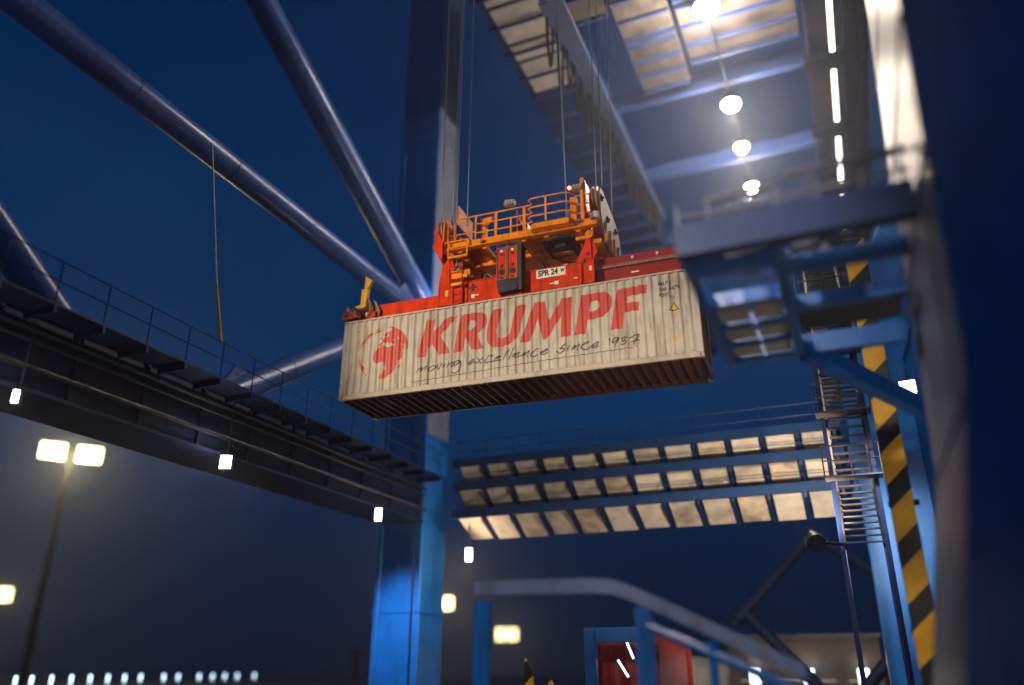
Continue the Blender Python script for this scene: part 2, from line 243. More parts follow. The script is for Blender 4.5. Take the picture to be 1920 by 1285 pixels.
# left portal girder, going away from the camera
mb = MB(); mb.box(XL0+.15, XL1-.1, 3.0, 34.0, 8.35, 10.55)
cb(mb, 'portal_girder', 'girder', bevel=.04)
mb = MB()
for k in range(13): mb.box(XL1-.1, XL1-.02, 4.6+2.4*k, 4.72+2.4*k, 8.4, 10.5)
mb.box(XL1-.1, XL1+.05, 3, 34, 10.5, 10.62); mb.box(XL1-.1, XL1+.05, 3, 34, 8.3, 8.4)
cb(mb, 'girder_flange', 'girder')
mb = MB(); mb.box(XL1+.05, XL1+1.15, 3, 34, 10.30, 10.36)
for k in range(21): mb.box(XL1+.05, XL1+1.15, 3.4+1.5*k, 3.48+1.5*k, 10.1, 10.3)
wk = cb(mb, 'walkway', 'girder')
mb = MB()
for h in (.6, 1.15): mb.tube([(XL1+1.12, 3, 10.36+h), (XL1+1.12, 34, 10.36+h)], .02, 6)
for k in range(21): mb.tube([(XL1+1.12, 3.4+1.5*k, 10.2), (XL1+1.12, 3.4+1.5*k, 11.5)], .02, 6)
cb(mb, 'handrail', 'girder', wk)
# cables and service pipes along the girder
mb = MB()
for z, r in ((9.9,.07), (9.6,.05), (8.9,.08)): mb.tube([(XL1+.12, 3, z), (XL1+.12, 34, z)], r, 8)
cb(mb, 'service_pipe', 'dark', smooth=True)
# bracing tubes in the left frame
def bt(p, q, r, name): return cb(MB().tube([p, q], r, 20), name, 'tube', smooth=True)
NX = -19.6
bt((NX, 2, 19.3), (NX, 34.2, 19.3), .50, 'bracing_tube')
bt((NX, 34.2, 20.2), (NX, 13.5, 30.8), .62, 'bracing_tube')
bt((NX, 34.2, 19.4), (NX, 20.2, 10.4), .50, 'bracing_tube')
bt((NX, 14.4, 10.4), (NX, 2.0, 19.4), .50, 'bracing_tube')
for pg in ([(20.0,10.45),(21.9,10.45),(21.4,11.9),(20.9,11.9)], [(13.0,11.5),(14.7,10.45),(12.6,10.45)], [(34,18.0),(34,21.6),(32.6,20.9),(31.2,19.4),(32.5,18.1)]): cb(MB().prism(pg, 'x', NX-.04, NX+.04), 'gusset_plate', 'tube')
for p_, q_ in (((NX,2,19.3),(NX,34.2,19.3)), ((NX,34.2,20.2),(NX,13.5,30.8)), ((NX,34.2,19.4),(NX,20.2,10.4))):
    p_, q_ = Vector(p_), Vector(q_); d_ = (q_-p_).normalized(); L0 = (q_-p_).length; rr = .62 if q_.z > 25 else .50
    s_ = 3.1
    while s_ < L0-2:
        cb(MB().cyl(p_+d_*s_, d_, rr+.018, .07, 20), 'weld_ring', 'tube'); s_ += 4.7
# hanging service rod with a yellow end, below the horizontal tube
rod = thing('hanging_cable', 'thin grey cable with a yellow lower end hanging below the long diagonal tube', 'cable', (-18.8, 17.4, 18.9))
MB().tube([(-18.8,17.4,18.9), (-18.8,18.55,14.2)], .035, 8).build('cable', M['rope'], rod, world=True)
MB().tube([(-18.8,18.55,14.2), (-18.8,19.2,12.05)], [.035,.06], 8).build('cable_end', M['yellow'], rod, world=True)

# three stacked cross walkways at the far side
def tier(z, depth, hgt, tilt):
    mb = MB(); mb.box(-17.4, .2, 34.0, 34.25, z+.02, z+.42); mb.box(-17.4, .2, 34.0+depth, 34.2+depth, z-.1, z+.3)
    mb.box(-17.4, .2, 34.25, 34.0+depth, z+.30, z+.36)
    t = cb(mb, 'cross_walkway', 'girder2')
    n = 12
    for k in range(n):
        x0 = -17.0 + k*1.425; x1 = x0 + 1.1
        p = MB(); r = []; jz = .03*math.sin(k*4.1+z*7)
        m_ = 26
        for i in range(m_+1):
            x = x0 + (x1-x0)*i/m_; o = .028 if i % 2 else 0
            r.append([(x, 33.98+o, z-.02), (x, 33.98+o+tilt+jz, z-hgt+jz), (x, 34.03+o+tilt+jz, z-hgt+jz), (x, 34.03+o, z-.02)])
        p.loft(r); cb(p, 'deck_panel', ('panel','panelb','panel','panelc','panelb')[(k*7+int(z*3)) % 5], t)
        b = MB(); b.prism([(33.9,z), (34.0+depth,z), (34.0+depth,z-.15), (34.1+tilt,z-hgt-.1), (33.95,z-.2)], 'x', x1+.09, x1+.22)
        cb(b, 'bracket', 'girder', t)
    b = MB()
    for h in (.75, 1.25): b.tube([(-17.4,34.05,z+h), (.2,34.05,z+h)], .022, 6)
    for k in range(13): b.tube([(-17.1+1.425*k,34.05,z+.3), (-17.1+1.425*k,34.05,z+1.25)], .02, 6)
    cb(b, 'handrail', 'girder', t)
tier(10.80, 1.3, .68, .8); tier(9.65, 1.3, .72, .9); tier(8.35, 1.6, .80, 1.5)
mb = MB(); mb.box(XL1, XR0, 36.0, 36.4, 8.4, 10.8); cb(mb, 'cross_girder')

# stair tower at the right end of the walkways
st = MB(); X0, X1, Y0, Y1 = -.35, 1.0, 28.5, 30.6
for x in (X0, X1):
    for y in (Y0, Y1): st.box(x-.07, x+.07, y-.07, y+.07, 0, 17)
stair = cb(st, 'stair_tower', 'girder')
for k in range(2, 7):
    z = 1.0 + 2.2*k; a = MB()
    ya, yb = (Y0, Y1) if k % 2 == 0 else (Y1, Y0)
    for x in (X0+.1, X1-.1): a.beam((x, ya, z), (x, yb, z+2.2), .06, .22)
    for j in range(9):
        yy = ya + (yb-ya)*(j+.5)/9; zz = z + 2.2*(j+.5)/9; a.box(X0+.1, X1-.1, yy-.11, yy+.11, zz, zz+.04)
    cb(a, 'stair_flight', 'brown', stair)
    a = MB(); a.box(X0-.2, X1+.2, Y0-.7, Y0, z+2.15, z+2.2)
    for h in (.5, 1.0): a.tube([(X0-.2,Y0-.68,z+2.2+h), (X1+.2,Y0-.68,z+2.2+h)], .025, 6)
    for x in (X0-.2, .3, X1+.2): a.tube([(x,Y0-.68,z+2.2), (x,Y0-.68,z+3.2)], .025, 6)
    cb(a, 'landing', 'brown', stair)
# service platform on the near right leg
pf = MB(); pf.box(-2.05, 1.66, 12.0, 12.3, 8.16, 8.75)
plat = cb(pf, 'service_platform', 'platpaint')
cb(MB().box(-2.0, 1.66, 17.5, 17.7, 8.16, 8.6), 'edge_beam', 'blue', plat)
a = MB(); a.box(-2.02, -1.84, 12.3, 17.5, 8.10, 8.5); a.box(-.56, -.38, 12.3, 17.5, 8.10, 8.5)
for y in (12.9, 14.35, 15.5, 16.5): a.box(-1.84, -.56, y, y+.16, 8.18, 8.45)
for y in (13.3, 15.0): a.box(-.38, 1.6, y, y+.22, 8.18, 8.45)
cb(a, 'platform_joist', 'blue', plat)
for (y0, y1) in ((14.6, 15.4), (15.75, 16.4), (16.75, 17.4)):
    for (x0, x1) in ((-1.8,-1.24), (-1.16,-.6)):
        r = []
        for i in range(21):
            x = x0 + (x1-x0)*i/20; o = .02 if i % 2 else 0
            r.append([(x,y0,8.24+o), (x,y1,8.24+o), (x,y1,8.28+o), (x,y0,8.28+o)])
        p = MB().loft(r); cb(p, 'grating_panel', 'panel', plat)
a = MB(); a.box(-.34, 1.55, 15.3, 16.4, 8.26, 8.3); cb(a, 'grating_panel', 'brown', plat)
a = MB()
a.tube([(-1.46,12.05,9.12),(-.42,12.05,9.14),(-.1,12.05,9.32),(1.66,12.05,9.32)], .07, 8)
a.tube([(-1.95,12.05,8.90),(-.5,12.05,8.84)], .05, 8); a.tube([(-.38,12.05,8.90),(1.66,12.05,8.95)], .04, 8)
for x in (-1.98, -1.46, -.9, -.36, .3, .95, 1.55): a.tube([(x,12.05,8.7),(x,12.05,9.15)], .03, 6)
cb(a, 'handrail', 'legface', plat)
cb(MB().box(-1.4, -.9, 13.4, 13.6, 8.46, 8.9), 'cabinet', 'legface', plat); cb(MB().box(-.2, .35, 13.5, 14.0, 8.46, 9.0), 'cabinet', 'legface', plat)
# diagonal strut from the platform down to the stair tower
a = MB(); a.beam((-.35, 17.5, 8.2), (2.3, 21.5, 7.6), .3, .45); cb(a, 'diagonal_strut', 'blue')
# dark cross bracing low in the right frame
for p, q in (((-1.9,44,8.1),(-6.2,44,3.9)), ((-1.9,44,8.1),(2.6,44,4.7)), ((-5.6,44,4.4),(-2.2,44,.6)), ((-.8,44,.6),(3.2,44,4.7))):
    cb(MB().tube([p, q], .30, 14), 'cross_brace', 'navy', smooth=True)
for jx, jz in ((-1.9,8.1), (-5.9,4.2)):
    cb(MB().tube([(jx+.36*math.cos(q_*math.pi/8), 44, jz) for q_ in range(8, -1, -1)], [max(.004, .36*math.sin(q_*math.pi/8)) for q_ in range(8, -1, -1)], 14), 'brace_joint', 'navy', smooth=True)
cb(MB().box(3.0, 3.7, 43.7, 44.3, 0, 9), 'brace_post', 'navy')

# boom: twin girders overhead, running out over the water
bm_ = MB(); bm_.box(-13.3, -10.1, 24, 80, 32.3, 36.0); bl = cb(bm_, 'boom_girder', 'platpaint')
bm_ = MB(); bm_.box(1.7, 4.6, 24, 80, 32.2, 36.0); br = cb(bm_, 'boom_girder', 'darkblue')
for k in range(7):
    y0 = 25.0 + k*1.35
    cb(MB().box(-12.9, -10.4, y0, y0+1.1, 32.16, 32.24), 'deck_panel', 'panel', bl)
for k in range(28): cb(MB().box(-13.4, -10.0, 24.8+k*2, 24.95+k*2, 32.05, 32.3), 'girder_rib', 'platpaint', bl)
for y in (31.5, 37.0, 43.4, 50.4, 57, 64, 71): cb(MB().box(1.35, 3.4, y, y+.9, 31.7, 32.2), 'girder_rib', 'darkblue', br)
a = MB(); a.box(3.3, 3.6, 24, 80, 31.8, 32.2); a.box(4.1, 4.3, 24, 80, 31.6, 32.2); a.tube([(1.62,24,31.9),(1.62,80,31.9)], .06, 6)
cb(a, 'cable_tray', 'darkblue', br)
for y in (38.5, 46.5, 56): cb(MB().box(-10.1, 1.7, y, y+.45, 33.0, 34.0), 'cross_tie', 'platpaint')
for (x0, x1, y0, y1) in ((-9.8,-7.6,26.0,31.0), (-7.4,-4.7,26.0,33.2), (-4.4,1.3,25.6,31.4), (-4.4,1.3,31.8,36.2), (-7.4,-4.7,33.6,37.6)):
    a = MB(); a.box(x0, x1, y0, y1, 33.0, 33.3)
    p = cb(a, 'machinery_floor', 'floorp')
    n_ = max(2, int((y1-y0)/1.3))
    for i in range(n_+1):
        yy = y0 + (y1-y0-.14)*i/n_; cb(MB().box(x0, x1, yy, yy+.14, 32.8, 33.0), 'floor_joist', 'platpaint', p)
a = MB(); a.box(-2.84, -2.76, 24, 60, 32.4, 32.6)
cb(a, 'lamp_rail', 'darkblue')
for k in range(4):
    cb(MB().box(2.66, 2.88, (32.8,38.2,44.6,51.6)[k], (36.6,42.8,49.6,56)[k], 31.60, 31.72), 'strip_light', 'strip', br)

# festoon cables, loops hanging from a rail
for k in range(16):
    y = 28.4 + 1.25*k; x = -10.1 + .06*k
    pts = []
    drop = 2.7 + .7*math.sin(k*2.1)
    for i in range(11):
        s_ = i/10; pts.append((x + .05*math.sin(k), y + .9*s_, 31.4 - drop*math.sin(math.pi*s_)**.7))
    for dx in (0, .14): pass
    o = MB(); o.tube(pts, .08, 6)
    f = o.build('festoon_cable', M['rubber'])
    tag(f, 'dark loop of cable hanging under the boom in the row above the spreader', 'cable', 'looped cables hanging under the boom')
MB().box(-10.2, -9.0, 27.5, 49.5, 31.4, 31.5).build('festoon_rail', M['steelblue'], crane, world=True)

# ================================================================== FLOODLIGHTS
WARM = (1.0, .72, .44); NEUT = (1.0, .88, .74)
for k, (y, r) in enumerate(((31.47,.62), (39.3,.52), (43.7,.42), (48.5,.42))):
    t = thing('boom_floodlight', ['largest and highest glaring round floodlight under the boom', 'second highest round floodlight glaring under the boom',
        'third highest round floodlight under the boom', 'lowest round floodlight under the boom, just above the platform handrail'][k], 'floodlight', (-2.8, y, 32.0), 0, 'round floodlights in a row under the boom')
    MB().cyl((0,0,.18), (0,0,1), r*1.05, .3).build('housing', M['dark'], t)
    MB().tube([(0,0,.03),(0,0,-.1),(0,0,-.3),(0,0,-.36)], [r, r*.98, r*.7, r*.2], 20).build('lens', M['lens'], t, smooth=True)
    lamp_light('lamp_glow', (-2.8, y, 31.2), (5600, 3600, 2800, 2400)[k], (1.0,.84,.66), .5, t)
def box_lamp(name, label, loc, w, h, power, col, lensm='lens', group=None, rz=0, below=.4, dx=0, aim=None, hang=.35):
    t = thing(name, label, 'floodlight', loc, rz, group)
    MB().box(-w/2-.04, w/2+.04, 0, .2, -h/2-.04, h/2+.04).build('housing', M['dark'], t, bevel=.015)
    MB().box(-w/2, w/2, -.025, 0, -h/2, h/2).build('lens', M[lensm], t)
    MB().tube([(0,.1,h/2), (0,.1,h/2+hang)], .025, 6).build('bracket', M['dark'], t)
    if power:
        l = lamp_light('lamp_glow', loc, power, col, .25, t, 64 if aim else None, aim, 1.0); l.location = (dx, -.45, -below)
        if aim: l.rotation_euler.z -= rz
    return t
G1 = 'small floodlights hung under the left girder'
box_lamp('girder_floodlight', 'brightest small floodlight under the left girder, left of the container', (-18.5, 19.9, 8.0), .35, .42, 90, WARM, group=G1, hang=1.95, rz=R(25))
box_lamp('girder_floodlight', 'small slim floodlight under the left girder, just above the bright blue leg foot', (-18.5, 29.3, 7.85), .24, .5, 3300, (.78,.9,1), group=G1, hang=1.95, rz=R(25), aim=(-20.0, 34.0, 3.2))
box_lamp('girder_floodlight', 'slim floodlight right of the blue leg, under the left end of the cross walkways', (-16.6, 34.3, 6.7), .26, .56, 300, WARM, group=G1, hang=1.5, rz=R(25))
box_lamp('girder_floodlight', 'slim twin-looking floodlight at the left edge of the photo', (-18.5, 12.45, 7.95), .12, .3, 40, WARM, group=G1, hang=1.95, rz=R(35))
box_lamp('stair_floodlight', 'square white floodlight beside the big right leg, right of the striped post', (2.15, 25.0, 9.42), .42, .40, 1700, (.8,.9,1), 'lensw', rz=R(-5), dx=-.4, aim=(1.6, 34, 4.2))
box_lamp('platform_floodlight', 'white cool lamp box under the front beam of the service platform', (-1.05, 14.3, 8.95), .26, .24, 12, (.8,.9,1), 'window')
# landside portal beam above and behind the camera, outside the frame; added floodlights follow
cb(MB().box(XL1, 1.8, 1.0, 2.6, 14.0, 16.0), 'landside_girder', bevel=.04)
def added_light(loc, tgt, power, spot, label, size=.5, hang=(0,0,1.5), col=None):  # lamps added to brighten load, legs and walkways; no such sources in view
    t = thing('added_floodlight', label, 'floodlight', loc)
    d = (Vector(tgt)-Vector(loc)).normalized()
    MB().tube([-d*.3, -d*.3+Vector(hang)], .05, 8).build('bracket', M['dark'], t)
    MB().cyl(-d*.25, d, .3, .3, 16).build('housing', M['dark'], t)
    MB().cyl(-d*.08, d, .26, .03, 16).build('lens', M['lens'], t)
    lamp_light('lamp_glow', Vector(loc)+d*.15, power, col or WARM, size, t, spot, tgt)
added_light((-18.0, 5.0, 13.2), (-8.8, 21.5, 12.4), 14500, 46, 'added warm floodlight on the left girder, aimed at the container', hang=(-1.5,0,-2), col=(1,.80,.55))
added_light((1.5, -3.0, 2.6), (-4.2, 21.5, 11.3), 1900, 26, 'added low warm floodlight on a short pole behind the camera', hang=(0,0,-2.6))
added_light((2.6, 18.6, 5.0), (-4.6, 22.6, 10.2), 1500, 27, 'added low warm floodlight hidden behind the big right leg, aimed at the container underside', .25, hang=(0,0,-1.5))
added_light((-3.0, 13.0, 20.0), (2.0, 13.2, 12.3), 120, 36, 'added floodlight on an arm aimed at the inner face of the big right leg', .3, hang=(5.2,.3,.5), col=(1,.85,.70))
added_light((-4.0, 2.0, 12.6), (-4.5, 26.0, 1.0), 5500, 62, 'added floodlight hung from the landside beam, aimed down the quay', hang=(0,0,1.4), col=NEUT)
added_light((-15.8, 34.6, 17.5), (-18.95, 35.2, 23.0), 1500, 75, 'added floodlight on the far left leg shining up its inner face', .3, hang=(-1.5,1,0), col=(.95,.92,1))
added_light((-9.0, 27.0, 34.0), (-16.0, 20.0, 12.0), 9500, 110, 'added floodlight out of frame, shining down over the load', hang=(0,0,1.2), col=NEUT)
added_light((-1.2, 27.6, 5.6), (-3.5, 34.0, 9.6), 4300, 150, 'added floodlight on the stair tower aimed up at the cross walkways', .3, hang=(.9,.9,0), col=(1,.80,.58))

# ================================================================== HAZARD STRIPED POST
t = thing('striped_post', 'tall yellow and black striped post beside the big right leg', 'post', (1.3, 22, 0))
MB().box(-.33, .22, -.12, .12, 0, 13.0).build('post', M['stripes'], t, bevel=.02)
a = MB()
for z in (2.5, 5.5, 8.5, 11.5): a.box(-.36, .36, .12, .2, z, z+.14)
a.box(-.2, .2, .2, .3, 0, 13); a.build('backing_rail', M['navy'], t)
MB().box(-.45, .45, -.3, .4, 0, .12).build('base_plate', M['dark'], t)
# ================================================================== THE CONTAINER (local frame: x along, y depth, z up)
O, YC = (-15.366, 21.38, 10.146), .047
L_, Wd, Ht = 12.19, 2.44, 2.9
box = thing('shipping_container', 'long beige corrugated shipping container with red lettering hanging in mid-air under the spreader', 'container', O, YC)
PI_, DE = .278, .046
def corr(u):                       # depth of the trapezoid corrugation at u, from the outer face
    t = ((u - .15) % PI_) / PI_
    if t < .26: return 0.0
    if t < .50: return DE*(t-.26)/.24
    if t < .76: return DE
    return DE*(1 - (t-.76)/.24)
def breaks(u0, u1):
    r = []; k = 0
    while .15 + PI_*k < u1 + PI_:
        for b in (0, .26, .5, .76):
            x = .15 + PI_*(k+b)
            if u0 < x < u1: r.append(x)
        k += 1
    return r
def corrugated(y, sgn, name):
    us = [.14] + breaks(.14, L_-.14) + [L_-.14]; v = []; f = []
    for x in us:
        d = corr(x)*sgn; v += [(x, y+d, .16), (x, y+d, 2.83)]
    for i in range(len(us)-1): f.append((2*i, 2*i+2, 2*i+3, 2*i+1))
    o = MB().add(v, f).build(name, M['cont'], box)
    return o
front = corrugated(.018, 1, 'side_panel'); corrugated(Wd-.018, -1, 'side_panel')
for x in (0, L_-.15):
    for y in (0, Wd-.15): MB().box(x, x+.15, y, y+.15, .13, Ht-.13).build('corner_post', M['cont'], box, bevel=.01)
for y in (0, Wd-.1):
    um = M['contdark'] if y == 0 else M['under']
    MB().box(.18, L_-.18, y+.004, y+.096, 2.84, 2.896).build('top_rail', M['cont'], box, bevel=.006)
    a = MB(); a.box(.18, L_-.18, y+.002, y+.05, .02, .16); a.box(.18, L_-.18, y+.002, y+.1, 0.0, .022); a.box(.18, L_-.18, y-.012, y+.03, .15, .172)
    a.build('bottom_rail', um, box)
for x in (0, L_-.18):
    for y in (0, Wd-.16):
        for z in (0, Ht-.12):
            c = MB().box(x-.004, x+.184, y-.006, y+.166, z, z+.12).build('corner_casting', M['contdark'], box, bevel=.012)
            MB().tube([(x+.09, y-.009 if y == 0 else y+.169, z+.06), (x+.09, y+.02 if y == 0 else y+.14, z+.06)], .032, 10).build('slot', M['black'], c)
a = MB(); a.box(.1, L_-.1, .1, Wd-.1, 2.85, 2.875)
a.build('roof_panel', M['cont'], box)
# end walls
for x, s in ((.03, 1), (L_-.03, -1)):
    v = []; f = []; ys = []; n = 36
    for i in range(n+1):
        y = .15 + (Wd-.3)*i/n; d = .02 if (i//2) % 2 else 0; v += [(x+d*s, y, .14), (x+d*s, y, 2.8)]
    for i in range(n): f.append((2*i,2*i+2,2*i+3,2*i+1))
    MB().add(v, f).build('end_wall', M['under'], box)
    MB().box(x-.025, x+.05, .16, Wd-.16, 2.78, 2.89).build('end_header', M['contdark'], box)
    MB().box(x-.025, x+.05, .16, Wd-.16, .01, .16).build('end_sill', M['under'], box)
# floor with cross members seen from below
MB().box(.12, L_-.12, .06, Wd-.06, .165, .19).build('floor', M['under'], box)
for k in range(38):
    x = .35 + k*(L_-.7)/37
    a = MB(); a.box(x-.02, x-.014, .05, Wd-.05, .035, .16); a.box(x-.02, x+.028, .05, Wd-.05, .03, .036)
    a.build('cross_member', M['under'], box)
# ---- painted lettering, wrapped over the corrugation
def wrap(polys, name, m, lift=.0035, groups=None):
    cu = bpy.data.curves.new(name, 'CURVE'); cu.dimensions = '2D'; cu.fill_mode = 'BOTH'
    for p in polys:
        s_ = cu.splines.new('POLY'); s_.points.add(len(p)-1); s_.use_cyclic_u = True
        for i, (x, z) in enumerate(p): s_.points[i].co = (x, z, 0, 1)
    tmp = bpy.data.objects.new('tmp', cu); COL.objects.link(tmp)
    me = bpy.data.meshes.new_from_object(tmp); bpy.data.objects.remove(tmp)
    bm = bmesh.new(); bm.from_mesh(me)
    bmesh.ops.remove_doubles(bm, verts=bm.verts, dist=1e-4)
    if bm.verts:
        x0 = min(v.co.x for v in bm.verts); x1 = max(v.co.x for v in bm.verts)
        for b in breaks(x0, x1):
            bmesh.ops.bisect_plane(bm, geom=bm.verts[:]+bm.edges[:]+bm.faces[:], plane_co=(b,0,0), plane_no=(1,0,0), dist=1e-5)
    for v in bm.verts:
        x, z = v.co.x, v.co.y; v.co = (x, .018 + corr(x) - lift, z)
    bm.to_mesh(me); bm.free(); me.materials.clear(); me.materials.append(M[m])
    o = bpy.data.objects.new(name, me); COL.objects.link(o); o.parent = box
    return o
def ribbon(p, w):
    P = [Vector(q) for q in p]; l = []; r = []
    for i, q in enumerate(P):
        t = (P[min(i+1,len(P)-1)] - P[max(i-1,0)]); t = t.normalized() if t.length else Vector((1,0)); n = Vector((-t.y, t.x))*w/2
        l.append(q+n); r.append(q-n)
    return l, r
def smooth_pts(p, n=4):
    P = [Vector(q) for q in p]
    if len(P) < 3: return P
    o = []
    for i in range(len(P)-1):
        a, b, c, d = P[max(i-1,0)], P[i], P[i+1], P[min(i+2,len(P)-1)]
        for k in range(n):
            t = k/n; o.append(.5*((2*b)+(c-a)*t+(2*a-5*b+4*c-d)*t*t+(3*b-a-3*c+d)*t**3))
    return o + [P[-1]]
for k, ch in enumerate(WORD): wrap(ch, 'logo_letter', 'logored')
wrap(GLOBE, 'globe_emblem', 'logored')
# handwriting strokes: strips of quads
def strokes(lines, w, name, m, lift=.0045, sm=True):
    bm = bmesh.new(); xs = []
    for p in lines:
        q = smooth_pts(p) if sm else [Vector(t_) for t_ in p]
        l, r = ribbon(q, w); lv = [bm.verts.new((a_.x, a_.y, 0)) for a_ in l]; rv = [bm.verts.new((a_.x, a_.y, 0)) for a_ in r]
        for i in range(len(q)-1):
            try: bm.faces.new((lv[i], lv[i+1], rv[i+1], rv[i]))
            except ValueError: pass
        xs += [a_.x for a_ in l]
    for b in breaks(min(xs), max(xs)):
        bmesh.ops.bisect_plane(bm, geom=bm.verts[:]+bm.edges[:]+bm.faces[:], plane_co=(b,0,0), plane_no=(1,0,0), dist=1e-5)
    for v in bm.verts:
        x, z = v.co.x, v.co.y; v.co = (x, .018 + corr(x) - lift, z)
    me = bpy.data.meshes.new(name); bm.to_mesh(me); bm.free(); me.materials.append(M[m])
    o = bpy.data.objects.new(name, me); COL.objects.link(o); o.parent = box; return o
for i0, i1 in ((0,8),(8,19),(19,25),(25,31)): strokes(HAND[i0:i1], .042, 'slogan_word', 'ink')
strokes([ULINE], .024, 'slogan_underline', 'ink', .0055, False)
def text_polys(s_, size, x, z, bold=0.0, shear=0):
    cu = bpy.data.curves.new('t', 'FONT'); cu.body = s_; cu.size = size; cu.offset = bold; cu.shear = shear; cu.resolution_u = 3
    o = bpy.data.objects.new('t', cu); COL.objects.link(o); me = bpy.data.meshes.new_from_object(o); bpy.data.objects.remove(o)
    return me
def text_on(s_, size, x, z, y, m, name, parent, bold=.01, wrapit=False, sx_=1.0):
    me = text_polys(s_, size, x, z, bold); bm = bmesh.new(); bm.from_mesh(me)
    for v in bm.verts: v.co = (v.co.x*sx_ + x, v.co.y + z, 0)
    if wrapit:
        for b in breaks(x-.2, x+size*len(s_)):
            bmesh.ops.bisect_plane(bm, geom=bm.verts[:]+bm.edges[:]+bm.faces[:], plane_co=(b,0,0), plane_no=(1,0,0), dist=1e-5)
        for v in bm.verts: v.co = (v.co.x, .018+corr(v.co.x)-.0045, v.co.y)
    else:
        for v in bm.verts: v.co = (v.co.x, y, v.co.y)
    bm.to_mesh(me); bm.free(); me.materials.clear(); me.materials.append(M[m]); me.name = name
    o = bpy.data.objects.new(name, me); COL.objects.link(o); o.parent = parent; return o
text_on('MLF J', .17, 11.02, 2.46, 0, 'ink', 'code_lettering', box, .006, True)
text_on('108 3479', .17, 11.02, 2.27, 0, 'ink', 'code_lettering', box, .006, True)
text_on('4501', .17, 11.02, 2.08, 0, 'ink', 'code_lettering', box, .006, True)
text_on('N1', .14, 11.33, 1.98, 0, 'ink', 'code_lettering', box, .002, True)
wrap([[(11.29,1.57),(11.60,1.57),(11.445,1.85)]], 'warning_triangle', 'black', .005)
wrap([[(11.335,1.60),(11.555,1.60),(11.445,1.80)]], 'warning_triangle_fill', 'yellow', .007)
wrap([[(11.36,.60),(11.48,.60),(11.48,.82),(11.36,.82)]], 'small_sticker', 'yellow', .005)
for (x0, z0, w_, h_) in ((.55,2.45,.05,.05),(3.1,.22,.3,.02),(6.2,.3,.22,.015),(8.2,2.3,.02,.3),(5.1,2.62,.2,.02),(1.1,.9,.02,.4)): wrap([[(x0,z0),(x0+w_,z0+.01),(x0+w_*.9,z0+h_),(x0+.01,z0+h_*.8)]], 'rust_scrape', 'under', .004)
# dents and scuffs along the lower side
for k, (x, z) in enumerate(((2.45,.42),(2.48,.26),(8.7,.36),(9.1,.42),(9.5,.42),(9.9,.44),(10.25,.5),(4.75,.19))):
    v = [(x+.045*math.cos(a_)*(1 if i % 2 else .6), .018+corr(x)-.012, z+.05*math.sin(a_)*(1 if i % 3 else .6)) for i, a_ in enumerate([2*math.pi*j/9 for j in range(9)])]
    MB().add(v + [(x, .018+corr(x)-.028, z)], [(i, (i+1) % 9, 9) for i in range(9)]).build('dent', M['cont'], box)

# ================================================================== THE SPREADER
sp = thing('container_spreader', 'red telescopic spreader frame locked on top of the beige container', 'spreader', O, YC)
def sb(mb, name, m='red', parent=None, **k): return mb.build(name, M[m], parent or sp, **k)
FY, BY = .25, 2.2                                  # front and rear beams
# central box beams
for y0, s in ((FY, 1), (BY-.45, 1)):
    c = sb(MB().box(4.38, 8.62, y0, y0+.45, 3.04, 3.80), 'main_beam', bevel=.012)
    a = MB(); a.box(4.38, 8.62, y0-.03, y0+.48, 3.80, 3.83); a.box(4.38, 8.62, y0-.03, y0+.48, 3.00, 3.04); sb(a, 'beam_flange', 'red', c)
# left and right towers
def tower(poly, y0, y1): return MB().prism(poly, 'y', y0, y1)
LT = [(3.50,3.02),(4.40,3.02),(4.40,3.95),(4.18,4.30),(4.02,4.75),(3.88,4.85),(3.62,4.55),(3.50,3.95)]
RT = [(8.56,3.02),(9.02,3.02),(9.02,3.9),(9.14,4.1),(9.10,4.4),(8.98,4.9),(8.84,4.95),(8.72,4.5),(8.42,3.84),(8.56,3.80)]
for y0 in (FY-.06, BY-.3):
    c = sb(tower(LT, y0, y0+.34), 'left_tower', bevel=.01)
    a = MB(); a.box(3.50, 4.40, y0-.02, y0, 3.72, 3.745); a.box(4.36, 4.42, y0-.02, y0, 3.02, 3.72); a.box(3.5, 3.54, y0-.02, y0, 3.02, 3.72); sb(a, 'rib', 'red', c)
    a = MB(); a.cyl((3.97, y0-.01, 3.98), (0,1,0), .05, .03, 14); sb(a, 'pin_hole', 'black', c)
    c = sb(tower(RT, y0, y0+.34), 'right_tower', bevel=.01)
    a = MB(); a.prism([(8.70,3.9),(8.95,3.85),(8.93,4.75),(8.87,4.75)], 'y', y0-.07, y0-.002); a.box(8.96, 9.02, y0-.07, y0-.002, 3.02, 3.86); a.box(8.56, 8.60, y0-.07, y0-.002, 3.02, 3.8); sb(a, 'rib', 'red', c)
    a = MB(); a.cyl((8.84, y0-.08, 4.02), (0,1,0), .05, .03, 14); a.cyl((8.70, y0-.01, 3.82), (0,1,0), .06, .03, 14); sb(a, 'pin_hole', 'black', c)
    a = MB(); a.box(8.86, 8.95, y0-.085, y0-.07, 3.42, 3.58); sb(a, 'label_plate', 'white', c)
sb(MB().box(3.50, 4.40, FY+.28, BY-.3, 3.1, 3.6), 'cross_beam'); sb(MB().box(8.56, 9.02, FY+.28, BY-.3, 3.1, 3.6), 'cross_beam')
